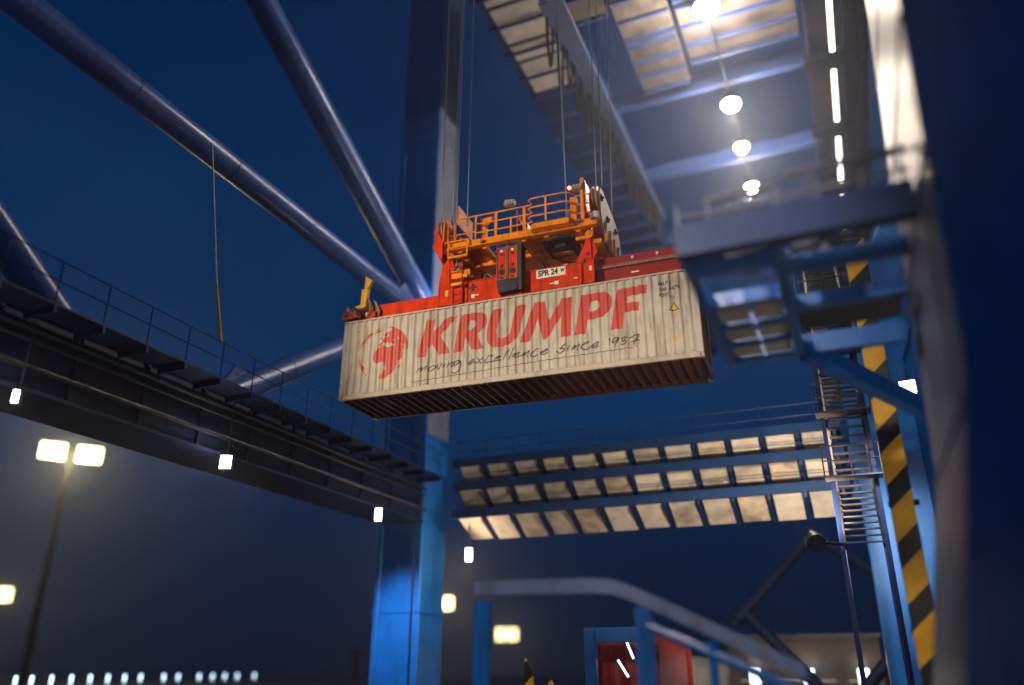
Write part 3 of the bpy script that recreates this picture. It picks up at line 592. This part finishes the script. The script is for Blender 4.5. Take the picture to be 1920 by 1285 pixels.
# telescopic beams to both ends
for y0 in (.45, 1.62):
    c = sb(MB().box(.45, 3.50, y0, y0+.38, 3.05, 3.60), 'telescopic_beam', 'red', bevel=.01)
    a = MB(); a.cyl((.95, y0-.01, 3.33), (0,1,0), .24, .03, 24); sb(a, 'round_cover', 'red', c)
    a = MB(); a.box(.55, .70, y0-.02, y0, 3.28, 3.40); sb(a, 'label_plate', 'white', c)
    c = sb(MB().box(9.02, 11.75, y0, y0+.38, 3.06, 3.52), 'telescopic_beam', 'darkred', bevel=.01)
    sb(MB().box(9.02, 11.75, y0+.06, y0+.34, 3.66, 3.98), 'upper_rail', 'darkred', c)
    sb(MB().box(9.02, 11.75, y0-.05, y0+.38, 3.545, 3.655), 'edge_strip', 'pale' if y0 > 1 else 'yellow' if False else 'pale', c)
    a = MB()
    for x in (10.2, 11.0): a.cyl((x, y0+.03, 3.84), (0,1,0), .045, .06, 10)
    a.box(10.15, 10.4, y0-.02, y0, 3.26, 3.31); sb(a, 'bolt', 'white', c)
# ends with twistlock housings
for x0, x1 in ((-.12,.45), (11.75,12.3)):
    e = sb(MB().box(x0+.12, x1-.1, .28, 2.16, 3.05, 3.42), 'end_beam', 'red', bevel=.01)
    for y in (-.02, 2.1):
        h = sb(MB().box(x0, x1, y, y+.36, 2.99, 3.28), 'twistlock_housing', 'darkred', bevel=.02)
        a = MB(); a.cyl((x0+.16, y-.01, 3.13), (0,1,0), .07, .03, 14); sb(a, 'hole', 'black', h)
        a = MB(); a.box(x0+.02, x0+.14, y+.02, y+.3, 3.28, 3.48); a.cyl((x0+.07, y+.1, 3.52), (0,1,0), .05, .14, 10); a.box(x0+.26, x1-.06, y+.03, y+.3, 3.28, 3.40)
        sb(a, 'actuator', 'brown', h)
        a = MB(); a.tube([(x0+.3,y-.02,3.12),(x0+.42,y-.06,3.2),(x0+.5,y-.02,3.08),(x1+.1,y+.02,3.03)], .02, 6); sb(a, 'hose', 'steel', h)
# raised yellow flipper arms
for (x, y) in ((.66,.0), (11.5,2.35), (1.15,2.3)):
    tall = 1.0 if x < 1 else .35
    p = [(x-.30,3.40),(x-.26,3.48),(x-.02,3.50),(x-.04,3.40+.6*tall),(x+.02,3.40+.72*tall),(x+.03,3.46+1.14*tall),(x+.30,3.40+1.0*tall),(x+.17,3.40+.72*tall),(x+.12,3.38),(x-.05,3.34)]
    if x == 1.15: p = [(x-.3,3.72),(x-.22,4.02),(x+.25,4.12),(x+.6,3.80),(x+.6,3.6),(x-.3,3.6)]
    f = sb(MB().prism(p, 'y', y, y+.16), 'flipper_arm', 'yellow', bevel=.012)
    if x < 1:
        a = MB(); a.box(x-.12, x-.05, y+.05, y+.2, 3.5, 4.12); sb(a, 'flipper_stiffener', 'yellow', f)
a = MB(); a.tube([(.80,.1,3.02),(.92,.1,3.2),(.90,.1,3.5),(.78,.1,3.75)], .05, 8); a.prism([(.7,3.5),(1.1,3.25),(1.16,3.05),(1.2,3.3),(.95,3.75)], 'y', .3, .36)
sb(a, 'flipper_motor', 'pale')
# lock guide boxes in the middle
for x0 in (5.74, 6.12):
    c = sb(MB().box(x0, x0+.36, FY-.30, FY-.02, 3.50, 4.74), 'guide_box', 'red', bevel=.015)
    a = MB(); a.box(x0, x0+.03, FY-.34, FY-.30, 3.5, 4.76); a.box(x0+.33, x0+.36, FY-.34, FY-.30, 3.5, 4.76); a.box(x0, x0+.36, FY-.34, FY-.30, 4.66, 4.70); a.box(x0,x0+.36,FY-.34,FY-.3,3.5,3.53); sb(a, 'guide_rim', 'pale', c)
    a = MB(); a.cyl((x0+.18, FY-.305, 4.46), (0,1,0), .055, .02, 14); a.cyl((x0+.18, FY-.305, 4.02), (0,1,0), .06, .02, 14); a.cyl((x0+.18, FY-.305, 3.80), (0,1,0), .105, .02, 18); a.cyl((x0+.18, FY-.305, 3.58), (0,1,0), .055, .02, 14); sb(a, 'hole', 'black', c)
    a = MB(); a.cyl((x0+.18, FY-.31, 4.59), (0,1,0), .045, .03, 12); sb(a, 'reflector', 'white', c)
sb(MB().prism([(5.73,3.50),(6.50,3.50),(6.46,3.10),(5.80,3.05)], 'y', FY-.3, FY-.02), 'guide_foot', 'dark')
sb(MB().prism([(6.50,4.85),(6.62,4.80),(6.62,3.05),(6.52,3.05),(6.50,3.6)], 'y', FY-.34, FY+.1), 'guide_side_plate', 'brown')
# markings on the front beam
a = MB(); a.box(7.03, 8.03, FY-.012, FY-.004, 3.49, 3.835); sb(a, 'number_sign', 'white')
text_on('SPR 24', .30, 7.09, 3.56, FY-.017, 'black', 'sign_lettering', sp, .011, sx_=.80)
text_on('w', .27, 7.86, 3.605, FY-.017, 'black', 'sign_lettering', sp, .007, sx_=.72)
a = MB(); a.box(4.62, 4.91, FY-.012, FY-.004, 3.53, 3.62); a.box(4.72, 4.81, FY-.0125, FY-.0045, 3.43, 3.72); sb(a, 'cross_mark', 'dark')
a = MB()
for x, z, w, h in ((7.66,3.17,.13,.13),(7.50,3.22,.14,.035),(8.3,3.28,.13,.03),(4.72,3.16,.12,.14),(4.84,3.24,.14,.03),(4.12,3.14,.08,.04)): a.box(x, x+w, FY-.03, FY-.002, z, z+h)
sb(a, 'sensor', 'white')
a = MB(); a.box(3.76, 3.93, FY-.075, FY-.062, 3.36, 3.58); sb(a, 'label_plate', 'yellow')
a = MB(); a.tube([(7.55,FY-.02,3.49),(7.62,FY-.03,3.4),(7.72,FY-.03,3.3)], .012, 6); a.tube([(7.79,FY-.02,3.25),(8.0,FY-.03,3.18),(8.3,FY-.02,3.2)], .012, 6); sb(a, 'sensor_wire', 'pale')
# hydraulics and valves on top
a = MB()
rnd = random.Random(3)
for k in range(26):
    x = 4.6 + rnd.random()*1.1; y = .5 + rnd.random()*1.3; a.box(x, x+.06+.12*rnd.random(), y, y+.2, 3.83, 3.9+.3*rnd.random())
for k in range(10):
    x = 6.7 + rnd.random()*.5; y = .4 + rnd.random()*1.3; a.box(x, x+.1+.1*rnd.random(), y, y+.2, 3.83, 3.92+.25*rnd.random())
sb(a, 'valve_block', 'dark')
a = MB()
for k in range(14):
    x = 4.7 + rnd.random()*2.6; y = .35+rnd.random()*.8; a.tube([(x,y,3.85),(x+.1,y+.05,4.0+.1*rnd.random()),(x+.25,y+.1,3.98),(x+.35,y,3.84)], .02, 6)
sb(a, 'hydraulic_hose', 'steel')
a = MB(); a.box(7.1, 8.4, FY+.1, FY+.16, 3.86, 3.89); a.box(6.7,7.1,FY+.05,FY+.1,3.84,3.87); a.cyl((7.9,FY+.5,4.1),(1,0,0),.04,.14,10); sb(a, 'grab_bar', 'white')
a = MB(); a.prism([(7.1,3.83),(8.4,3.83),(8.4,4.05),(7.9,4.1)], 'y', FY+.5, FY+.6); sb(a, 'rear_plate', 'darkred')
# access ladder on the left tower
a = MB()
for x in (4.46, 4.52): pass
for x in (3.98, 4.46): a.tube([(x,FY-.25,3.05),(x,FY-.25,4.7)], .022, 6)
for k in range(7): a.tube([(3.98,FY-.25,3.12+.25*k),(4.46,FY-.25,3.12+.25*k)], .016, 6)
sb(a, 'ladder', 'red')
a = MB(); a.box(3.95, 4.72, FY-.2, FY-.05, 3.9, 4.2); sb(a, 'side_cabinet', 'orange')
a = MB(); a.box(4.5, 4.66, FY-.28, FY-.2, 3.88, 4.0); a.box(4.05, 4.5, FY-.22, FY-.16, 3.62, 3.74); sb(a, 'nameplate', 'yellow')
a = MB(); a.tube([(4.1,FY-.1,4.3),(4.3,FY-.1,4.75)], .06, 8); a.tube([(4.35,FY-.1,4.35),(4.2,FY-.1,4.7)], .03, 8); a.cyl((4.62,FY-.2,4.55),(1,0,.3),.05,.16,10); a.box(4.22,4.34,FY-.2,FY-.1,4.15,4.3); sb(a, 'cable_socket', 'pale')

# ================================================================== THE HEADBLOCK
hb = thing('headblock', 'orange headblock with railed service platform and rope sheaves, sitting above the red spreader', 'headblock', O, YC)
def hbld(mb, name, m='orange', parent=None, **k): return mb.build(name, M[m], parent or hb, **k)
# platform beams and underside plates
pfm = MB(); pfm.box(3.6, 9.25, -.16, -.02, 4.92, 5.18); pfm.box(3.6, 9.25, 2.4, 2.54, 4.92, 5.18)
pfm.box(3.6, 9.25, -.24, -.02, 4.88, 4.92)
platf = hbld(pfm, 'platform_beam', bevel=.008)
a = MB(); a.box(4.0, 5.3, -.02, 2.4, 4.98, 5.02); a.box(6.75, 8.95, -.02, 2.4, 4.98, 5.02); a.box(5.3, 6.75, .9, 2.4, 4.98, 5.02); hbld(a, 'platform_floor', 'orange', platf)
a = MB()
for x in (4.3, 5.2, 6.6, 7.4, 8.5): a.box(x, x+.16, -.02, 2.4, 4.84, 4.98)
a.box(3.8, 9.1, 1.1, 1.3, 4.80, 4.98)
hbld(a, 'floor_joist', 'orange', platf)
a = MB(); a.prism([(7.04,-.16),(8.52,-.16),(8.52,-.34),(8.40,-.50),(7.16,-.50),(7.04,-.36)], 'z', 4.96, 5.16); hbld(a, 'platform_bulge', 'orange', platf, bevel=.01)
# underside hose coil and hatch
a = MB(); pts = [(7.9+.62*math.cos(t_*math.pi/12), .9+.95*math.sin(t_*math.pi/12), 4.78) for t_ in range(25)]; a.tube(pts, .03, 6)
a.tube([(7.3,.5,4.78),(7.2,.3,4.5),(7.3,.3,4.1),(7.45,.4,4.0)], .02, 6); hbld(a, 'hose_coil', 'dark')
a = MB(); a.box(7.62, 7.95, .5, .62, 4.7, 4.84); a.box(8.1,8.3,.9,1.6,4.78,4.84); a.box(7.2, 8.4, .2, 1.5, 4.83, 4.845); hbld(a, 'underside_hatch', 'brown')
# railing
def rail(z, pts, r=.026):
    return [(x, y, z) for x, y in pts]
RP = [(4.98,-.12),(6.9,-.12),(7.04,-.16),(7.0,-.42),(7.12,-.5),(8.2,-.5),(8.42,-.42),(8.56,-.14),(9.02,-.12)]
rl = MB()
for z in (6.12, 5.78, 5.44): rl.tube(rail(z, RP), .026, 8)
rails = hbld(rl, 'guard_rail', smooth=True)
for k, (x, y) in enumerate(((4.98,-.12),(5.72,-.12),(6.74,-.12),(7.62,-.5))):
    w = .045 if k in (1, 2) else .025
    hbld(MB().box(x-w, x+w, y-.025, y+.025, 5.18, 6.12), 'rail_post', 'orange', rails)
hbld(MB().box(6.24, 6.29, -.14, -.10, 5.18, 5.75), 'rail_post', 'orange', rails)
a = MB()
for z in (6.12, 5.5): a.tube([(4.2,-.12,z-.25),(4.28,-.12,z),(4.9,-.12,z),(4.98,-.12,z)], .026, 8)
a.tube([(4.2,-.12,5.18),(4.2,-.12,5.88)], .026, 8); a.tube([(3.84,-.2,5.2),(3.84,-.2,6.05),(3.92,-.2,6.12),(3.98,-.2,6.05),(3.98,-.2,5.2)], .028, 8)
for x in (4.05, 4.2, 4.55): a.tube([(x,.3,5.2),(x,.3,5.8)], .022, 6)
for h in (5.3, 5.45, 5.6): a.tube([(3.9,.0,h+.15),(4.5,.5,h-.1)], .02, 6)
hbld(a, 'guard_rail', smooth=True)
# rear railing seen through the front one
a = MB()
for z in (6.12, 5.78, 5.44): a.tube([(4.3,2.5,z),(9.0,2.5,z)], .026, 8)
for x in (4.3,5.2,6.1,7.0,7.9,8.8): a.tube([(x,2.5,5.18),(x,2.5,6.12)], .026, 8)
hbld(a, 'guard_rail', smooth=True)
# uprights
a = MB(); a.box(5.06, 5.26, .1, .3, 5.02, 6.06); a.prism([(5.06,5.9),(5.26,5.75),(5.52,6.12),(5.5,6.18),(5.06,6.12)], 'y', .14, .2); hbld(a, 'upright')
a = MB(); a.box(8.36, 8.58, -.15, .05, 5.16, 6.10); hbld(a, 'upright', bevel=.01)
a = MB(); a.box(8.72, 8.84, -.17, -.05, 5.12, 6.78); hbld(a, 'upright', bevel=.008)
# rope guard plates standing across the platform
hbld(MB().box(4.28, 4.32, -.12, 1.15, 5.92, 6.68), 'rope_guard_plate', 'orange', bevel=.005)
hbld(MB().box(8.84, 8.88, -.10, 1.25, 5.35, 6.72), 'rope_guard_plate', 'darkred')
# sheave brackets at both ends
def sheave_plate(x, mirror, mname):
    p = [(-.30,6.02),(-.12,6.28),(.25,6.34),(1.0,6.2),(1.9,6.1),(2.55,5.7),(2.7,5.2),(2.55,4.7),(1.9,4.45),(1.0,4.35),(.4,4.3),(.1,4.6),(-.25,5.3)]
    return hbld(MB().prism(p, 'x', x, x+.05), 'sheave_plate', mname, bevel=.008)
def sheave(x, y, z, r, m='pale'):
    a = MB(); prof_ = [(-.09, r), (-.05, r), (0, r*.86), (.05, r), (.09, r)]; rings = []
    for dx, rr in prof_: rings.append([(x+dx, y+rr*math.cos(t_*math.pi/16), z+rr*math.sin(t_*math.pi/16)) for t_ in range(32)])
    a.loft(rings); s_ = hbld(a, 'sheave', m, smooth=True)
    a = MB().cyl((x,y,z), (1,0,0), .12, .3, 16); hbld(a, 'hub', 'brown', s_)
for y in (.05, 1.9):
    sheave(9.22, y, 6.0, .40); sheave(3.72, y, 5.78, .42, 'pale')
pl = sheave_plate(9.36, 1, 'plate'); sheave_plate(9.04, 1, 'red')
a = MB()
for y, z in ((-.0,5.95),(.75,5.55),(1.9,5.7),(2.45,4.9),(.5,4.6)): a.cyl((9.43,y,z),(1,0,0),.12,.06,14); a.cyl((9.47,y,z),(1,0,0),.05,.06,10)
hbld(a, 'pin', 'brown', pl)
a = MB()
for y in (.1,.7,1.3,1.9): a.prism([(y,4.3),(y+.08,4.3),(y+.04,5.1)], 'x', 9.42, 9.5)
a.box(9.1, 9.36, -.1, 2.3, 4.25, 4.4); hbld(a, 'plate_stiffener')
p = [(-.35,5.25),(-.30,6.0),(.1,6.22),(.5,6.1),(1.0,5.5),(1.9,6.1),(2.5,5.6),(2.6,4.9),(1.5,4.6),(.3,4.7),(-.2,4.95)]
hbld(MB().prism(p, 'x', 3.84, 3.89), 'sheave_plate', 'orange', bevel=.008); hbld(MB().prism(p, 'x', 3.56, 3.60), 'sheave_plate', 'red')
a = MB(); a.prism([(3.50,5.65),(3.62,5.70),(3.86,5.2),(3.86,4.5),(3.66,4.75),(3.48,5.05),(3.60,5.3)], 'y', -.36, -.30); hbld(a, 'guard_horn', 'red')
# twistlock horns down to the spreader
for x in (3.75, 8.78):
    for y in (.32, 2.0): hbld(MB().prism([(x-.12,4.95),(x+.25,4.95),(x+.15,4.5),(x,4.45)], 'y', y, y+.2), 'lug', 'darkred')
a = MB(); a.cyl((8.95,-.05,4.62),(0,1,0),.14,.12,16); a.cyl((8.7,.15,4.66),(1,0,0),.07,.5,12); a.cyl((8.95,-.14,4.62),(0,1,0),.04,.06,8); hbld(a, 'lock_cylinder', 'orange')
for x_, z_ in ((8.66,5.1),(9.1,5.12),(5.26,5.0)): hbld(MB().cyl((x_,-.25,z_),(0,1,0),.065,.08,12), 'shackle', 'pale')
# machinery on the platform
a = MB(); a.box(5.9, 6.5, .9, 1.7, 5.3, 6.15); a.box(5.75, 6.7, 1.1, 1.9, 5.05, 5.3); a.cyl((6.2,1.2,6.15),(0,0,1),.25,.15,16); a.box(8.5,8.75,.6,1.6,5.2,6.1)
hbld(a, 'cable_basket', 'dark', bevel=.02)
hbld(MB().box(7.0, 7.5, .3, .6, 5.05, 5.45), 'control_box', 'panel', bevel=.02)
a = MB(); a.beam((6.45,.2,5.9), (6.75,.3,5.3), .05, .08); a.tube([(6.45,.0,5.0),(6.45,.0,6.1)], .015, 6); hbld(a, 'stay')
# two rail lamps
for k, (x, z) in enumerate(((6.05,6.22),(8.45,6.30))):
    a = MB(); a.prism([(x,z),(x+.36,z),(x+.40,z+.17),(x+.05,z+.20)], 'y', -.30, -.08); l = hbld(a, 'rail_lamp', 'steel', bevel=.01)
    a = MB()
    for i in range(3): a.cyl((x+.1+.1*i, -.31, z+.12), (0,1,0), .022, .02, 8)
    hbld(a, 'lamp_dot', 'white', l)
    if k: hbld(MB().cyl((x-.06, -.28, z+.09), (0,1,0), .06, .06, 16), 'red_indicator', 'redlamp', l)
# little ladder cage at the left
a = MB(); a.box(4.02, 4.07, -.3, -.26, 4.55, 5.2); a.box(4.72, 4.77, -.3, -.26, 4.55, 5.2); a.box(4.02, 4.77, -.3, -.26, 4.52, 4.6); a.box(3.9, 4.75, -.28, -.24, 5.15, 5.2); a.box(4.0,4.7,-.3,-.2,4.9,4.94); hbld(a, 'ladder_cage')
# load ring with sling in the middle
a = MB(); a.tube([(7.7,.9,5.05),(7.92,1.0,6.1)], .05, 6); a.tube([(8.3,1.0,5.05),(7.94,1.0,6.1)], .04, 6); a.tube([(8.45,1.6,5.05),(7.96,1.0,6.1)], .03, 6); a.cyl((7.93,1.0,6.2),(0,0,1),.06,.3,10)
hbld(a, 'cable_sling', 'steel')

# ================================================================== HOIST ROPES
def lw(u, v, w):
    c, s_ = math.cos(YC), math.sin(YC); return Vector((O[0]+u*c-v*s_, O[1]+u*s_+v*c, O[2]+w))
RO = [((3.62,.0,6.1),(-.10,.0,24),'leftmost thin hoist rope above the left end of the orange headblock'),
      ((3.95,.5,6.1),(.02,.2,24),'thin hoist rope beside the leftmost rope, in the close pair'),
      ((4.02,.0,6.1),(.25,.2,24),'third hoist rope from the left, right member of the close pair'),
      ((4.60,.0,6.0),(.12,.0,24),'fourth hoist rope from the left, right of the triangular orange plate'),
      ((9.1,.6,6.3),(.1,.3,24),'thin faint hoist rope left of the two above the right sheave'),
      ((9.3,.6,6.35),(.3,.3,24),'thin faint hoist rope above the middle of the right sheave'),
      ((9.3,2.0,6.35),(.6,.2,24),'thin faint hoist rope farthest right above the headblock')]
for (p, d, lab) in RO:
    q = (p[0]+d[0], p[1]+d[1], p[2]+d[2]); P0, P1 = lw(*p), lw(*q)
    r = thing('hoist_rope', lab, 'rope', P0, 0, 'steel hoist ropes above the headblock')
    MB().tube([(0,0,0), P1-P0], .019, 6).build('strand', M['rope'], r); MB().tube([(0,0,-.1),(0,0,.35)], [.04,.022], 8).build('rope_socket', M['steel'], r)
P0 = lw(7.93, 1.0, 6.3); P1 = lw(7.55, 1.0, 30)
r = thing('power_cable', 'single dark cable running down to the middle of the headblock platform', 'cable', P0)
MB().tube([(0,0,0), P1-P0], .024, 8).build('strand', M['rope'], r); MB().tube([(0,0,-.1),(0,0,.3)], [.05,.04], 8).build('cable_grip', M['steel'], r)

# ================================================================== LOWER BLUE FRAME
t = thing('pipe_frame', 'low blue tubular frame with flat top bending down to the right before the red container', 'frame', (-5.5, 16, 0))
MB().loft([[(x,15.9,z),(x,16.1,z),(x,16.1,z+h),(x,15.9,z+h)] for x,z,h in ((-7.55,3.18,.28),(-5.0,3.14,.28),(-4.55,3.10,.28),(-4.2,2.98,.28),(-3.4,2.62,.27),(-2.3,2.10,.26),(-1.1,1.55,.25))]).build('top_beam', M['steelblue'], t, world=True)
for x in (-7.4, -3.95): MB().box(x-.17, x+.17, 15.93, 16.07, 0, 3.05 if x < -5 else 2.85).build('leg', M['blue'], t, world=True)
a = MB(); a.tube([(-3.9,16,2.5),(-1.2,16,1.35)], .09, 8); a.tube([(-2.7,16,2.2),(-2.7,16,0)], .09, 8); a.tube([(-1.7,16,1.7),(-1.7,16,0)], .07, 8); a.build('lower_rail', M['blue'], t, world=True)

# ================================================================== BACKGROUND ON THE APRON
def far_container(x, y, z, l, w, h, m, label, rz=0, group=None):
    t = thing('stacked_container', label, 'container', (x, y, z), rz, group)
    n = int(l/.28); r = []
    for i in range(n*2+1):
        xx = .1 + (l-.2)*i/(n*2); o = .035 if (i//2) % 2 else 0; r.append([(xx,.03+o,.1),(xx,w-.03,.1),(xx,w-.03,h-.06),(xx,.03+o,h-.06)])
    MB().loft(r).build('body', M[m], t)
    a = MB()
    for xx in (0, l-.15):
        for yy in (0, w-.15): a.box(xx, xx+.15, yy, yy+.15, 0, h)
    a.box(.15, l-.15, 0, .08, h-.1, h); a.box(.15, l-.15, 0, .08, 0, .14); a.box(.15, l-.15, w-.08, w, h-.1, h); a.build('frame', M[m], t)
    return t
far_container(-9.4, 30, .45, 2.44, 6.0, 2.6, 'darkred', 'red shipping container standing behind the blue tubular frame')
t = thing('trailer_chassis', 'dark trailer chassis under the red container', 'trailer', (-9.4, 30, 0))
a = MB(); a.box(.3, .5, 0, 6, .25, .42); a.box(1.9, 2.1, 0, 6, .25, .42); a.build('frame', M['dark'], t)
for xx in (.1, 2.1): MB().cyl((xx+.1,1,.25),(1,0,0),.25,.3,18).build('wheel', M['black'], t)
t = thing('blue_column', 'bright blue column at the left side of the red container', 'column', (-9.0, 28.5, 0))
MB().box(-.2, .2, -.15, .15, 0, 3.1).build('shaft', M['blue'], t, bevel=.02); MB().box(.2, 2.2, -.12, .12, 2.6, 3.1).build('arm', M['blue'], t, bevel=.02); MB().box(-.3,.3,-.25,.25,0,.1).build('base_plate', M['dark'], t)
for i, (x, y, z, l, m, lab) in enumerate(((-13.0,60,0,12.2,'panel','pale container on the ground behind the red one, lit warm'), (-.5,62,0,12.2,'darkred','long red container on the ground far right behind the sloping blue frame'),
     (-27,110,0,12.2,'darkred','distant dark red container, left of the bright blue leg foot'))):
    far_container(x, y, z, l, 2.44, 2.6, m, lab)
t = thing('terminal_building', 'low warm-lit beige building behind the sloping blue frame', 'building', (-8.5, 56, 0))
MB().box(0, 9, 0, 4, 0, 3.6).build('wall', M['brown'], t); MB().box(-.2, 9.2, -.3, 4.3, 3.6, 3.8).build('roof', M['dark'], t)
for k in range(4):
    w_ = MB().box(.8+2.1*k, 2.0+2.1*k, -.05, 0, 1.2, 2.4).build('window', M['dark'], t); MB().box(.7+2.1*k, 2.1+2.1*k, -.08, -.002, 1.08, 1.18).build('sill', M['panel'], w_)
for k, (x, lab) in enumerate(((-6.9,'leftmost cool white tube lamp on the beige building'), (-3.7,'middle cool white lamp on the beige building'), (-.6,'rightmost cool white lamp on the beige building'))):
    t = thing('wall_lamp', lab, 'lamp', (x, 55.6, 1.35), 0, 'cool white lamps on the low building')
    MB().box(-.35, .35, 0, .12, -.45, .5).build('housing', M['dark'], t); MB().box(-.3, .3, -.04, 0, -.4, .45).build('lens', M['lensc'], t)
    lamp_light('lamp_glow', (x, 54.8, 2.2), 40, (1,.8,.55), .4, t)
for k, (x, z, dx) in enumerate(((-8.35,1.75,.35), (-8.0,2.35,.22))):
    t = thing('tube_lamp', ('lower' if k == 0 else 'upper')+' slanted white tube lamp in front of the red container', 'lamp', (x, 29.6, z), 0, 'slanted tube lamps by the red container')
    MB().tube([(0,0,.3),(dx,0,-.25)], .035, 8).build('tube', M['lensc'], t); MB().tube([(0,.06,.32),(dx,.06,-.27)], .03, 6).build('holder', M['dark'], t)
# small striped marker posts
for k, (x, y, h, w, lab) in enumerate(((-11.1,24,1.62,.22,'small yellow and black post just right of the left frame leg'), (-9.55,24,2.05,.30,'tallest small yellow and black post, left of the red container'), (-8.85,24,1.62,.2,'small yellow and black post between the tallest one and the red container'))):
    t = thing('marker_post', lab, 'post', (x, y, 0), 0, 'small yellow and black posts at the bottom')
    MB().prism([(-w/2,.05),(w/2,.05),(w/2,h-.35),(-w/2+.04,h)], 'y', -.06, .06).build('post', M['stripes'], t); MB().box(-w, w, -.2, .2, 0, .05).build('base_plate', M['dark'], t)
# high light masts
def mast(x, y, h, hw, lab, power, split=.3, drop=1.6, glowr=1):
    t = thing('light_mast', lab, 'light mast', (x, y, 0), math.atan2(-x, y), 'tall floodlight masts in the haze')
    MB().tube([(0,0,0),(0,0,h)], [.55,.28], 14).build('mast', M['rubber'], t, smooth=True)
    MB().box(-hw/2-.3, hw/2+.3, .1, .8, h-.2, h+.1).build('head_frame', M['dark'], t)
    for s_ in (-1, 1):
        c = MB().box(min(s_*split, s_*hw/2), max(s_*split, s_*hw/2), -.25, .1, h-drop, h-.25).build('lamp_bank', M['dark'], t)
        n = 5
        for i in range(n):
            for j in range(2):
                xa = s_*(split + (hw/2-split)*(i+.08)/n); xb = s_*(split + (hw/2-split)*(i+.92)/n)
                za = h-drop + (drop-.25)*(j+.06)/2; zb = h-drop + (drop-.25)*(j+.94)/2
                MB().box(min(xa,xb), max(xa,xb), -.32, -.25, za, zb).build('lens', M['lensy'], c)
    if power: l = lamp_light('lamp_glow', (x, y, 0), power, (1,.74,.30), 1.5, t); l.location = (0, -1.5, h-2.5)
mast(-97.6, 75.4, 30.8, 7.6, 'nearest light mast with two big glaring yellowish lamp banks at the left', 10000, .75, 2.5)
mast(-167.7, 320.4, 31.5, 9.6, 'light mast with two small lamp banks just right of the bright blue leg', 6000, 1.2, 5.5)
mast(-255, 596, 32, 16, 'farthest light mast, with the dimmest lamp banks, right of the slim frame leg', 0, .8, 9)
mast(-290, 206, 30, 10, 'light mast cut by the left edge of the photo', 4000, .9, 5)
# row of apron lights along the quay, far left
AL = 15
for k in range(AL):
    pxs = (33,63,100,137,172,205,236,266,309,336,375,400,423,446,478)[k]
    D = 60 + 3.6*k
    ang = YAW + math.atan((960-pxs)/1615.0)
    x, y = -math.sin(ang)*D, math.cos(ang)*D
    t = thing('apron_light', 'small bluish white light on a short post in the row at the bottom left', 'light', (x, y, 0), ang, 'row of bluish white lights at the bottom left')
    MB().tube([(0,0,0),(0,0,1.0)], .06, 6).build('post', M['dark'], t); MB().box(-.08, .08, -.05, .05, .75, 1.40).build('lens', M['lensc'], t)
# quay fence line behind them
t = thing('distant_crane', 'dim red crane legs far away at the bottom, left of the bright blue leg', 'crane', (-92, 140, 0))
for x in (0, 4.5): MB().box(x, x+.8, 0, .8, 0, 5.5).build('leg', M['darkred'], t)
MB().box(-.5, 6, 0, .8, 4.6, 5.3).build('girder', M['darkred'], t)

# ================================================================== HAZE
hz = MB().box(-800, 800, -100, 800, -1.5, 60).build('haze', bpy.data.materials.new('haze'))
tag(hz, None, None, kind='stuff')
m = hz.data.materials[0]; m.use_nodes = True; t = m.node_tree; t.nodes.clear()
o_ = t.nodes.new('ShaderNodeOutputMaterial'); v_ = t.nodes.new('ShaderNodeVolumePrincipled')
v_.inputs['Color'].default_value = (.70,.78,1,1); v_.inputs['Density'].default_value = .0011; v_.inputs['Anisotropy'].default_value = .8
t.links.new(v_.outputs[0], o_.inputs['Volume'])
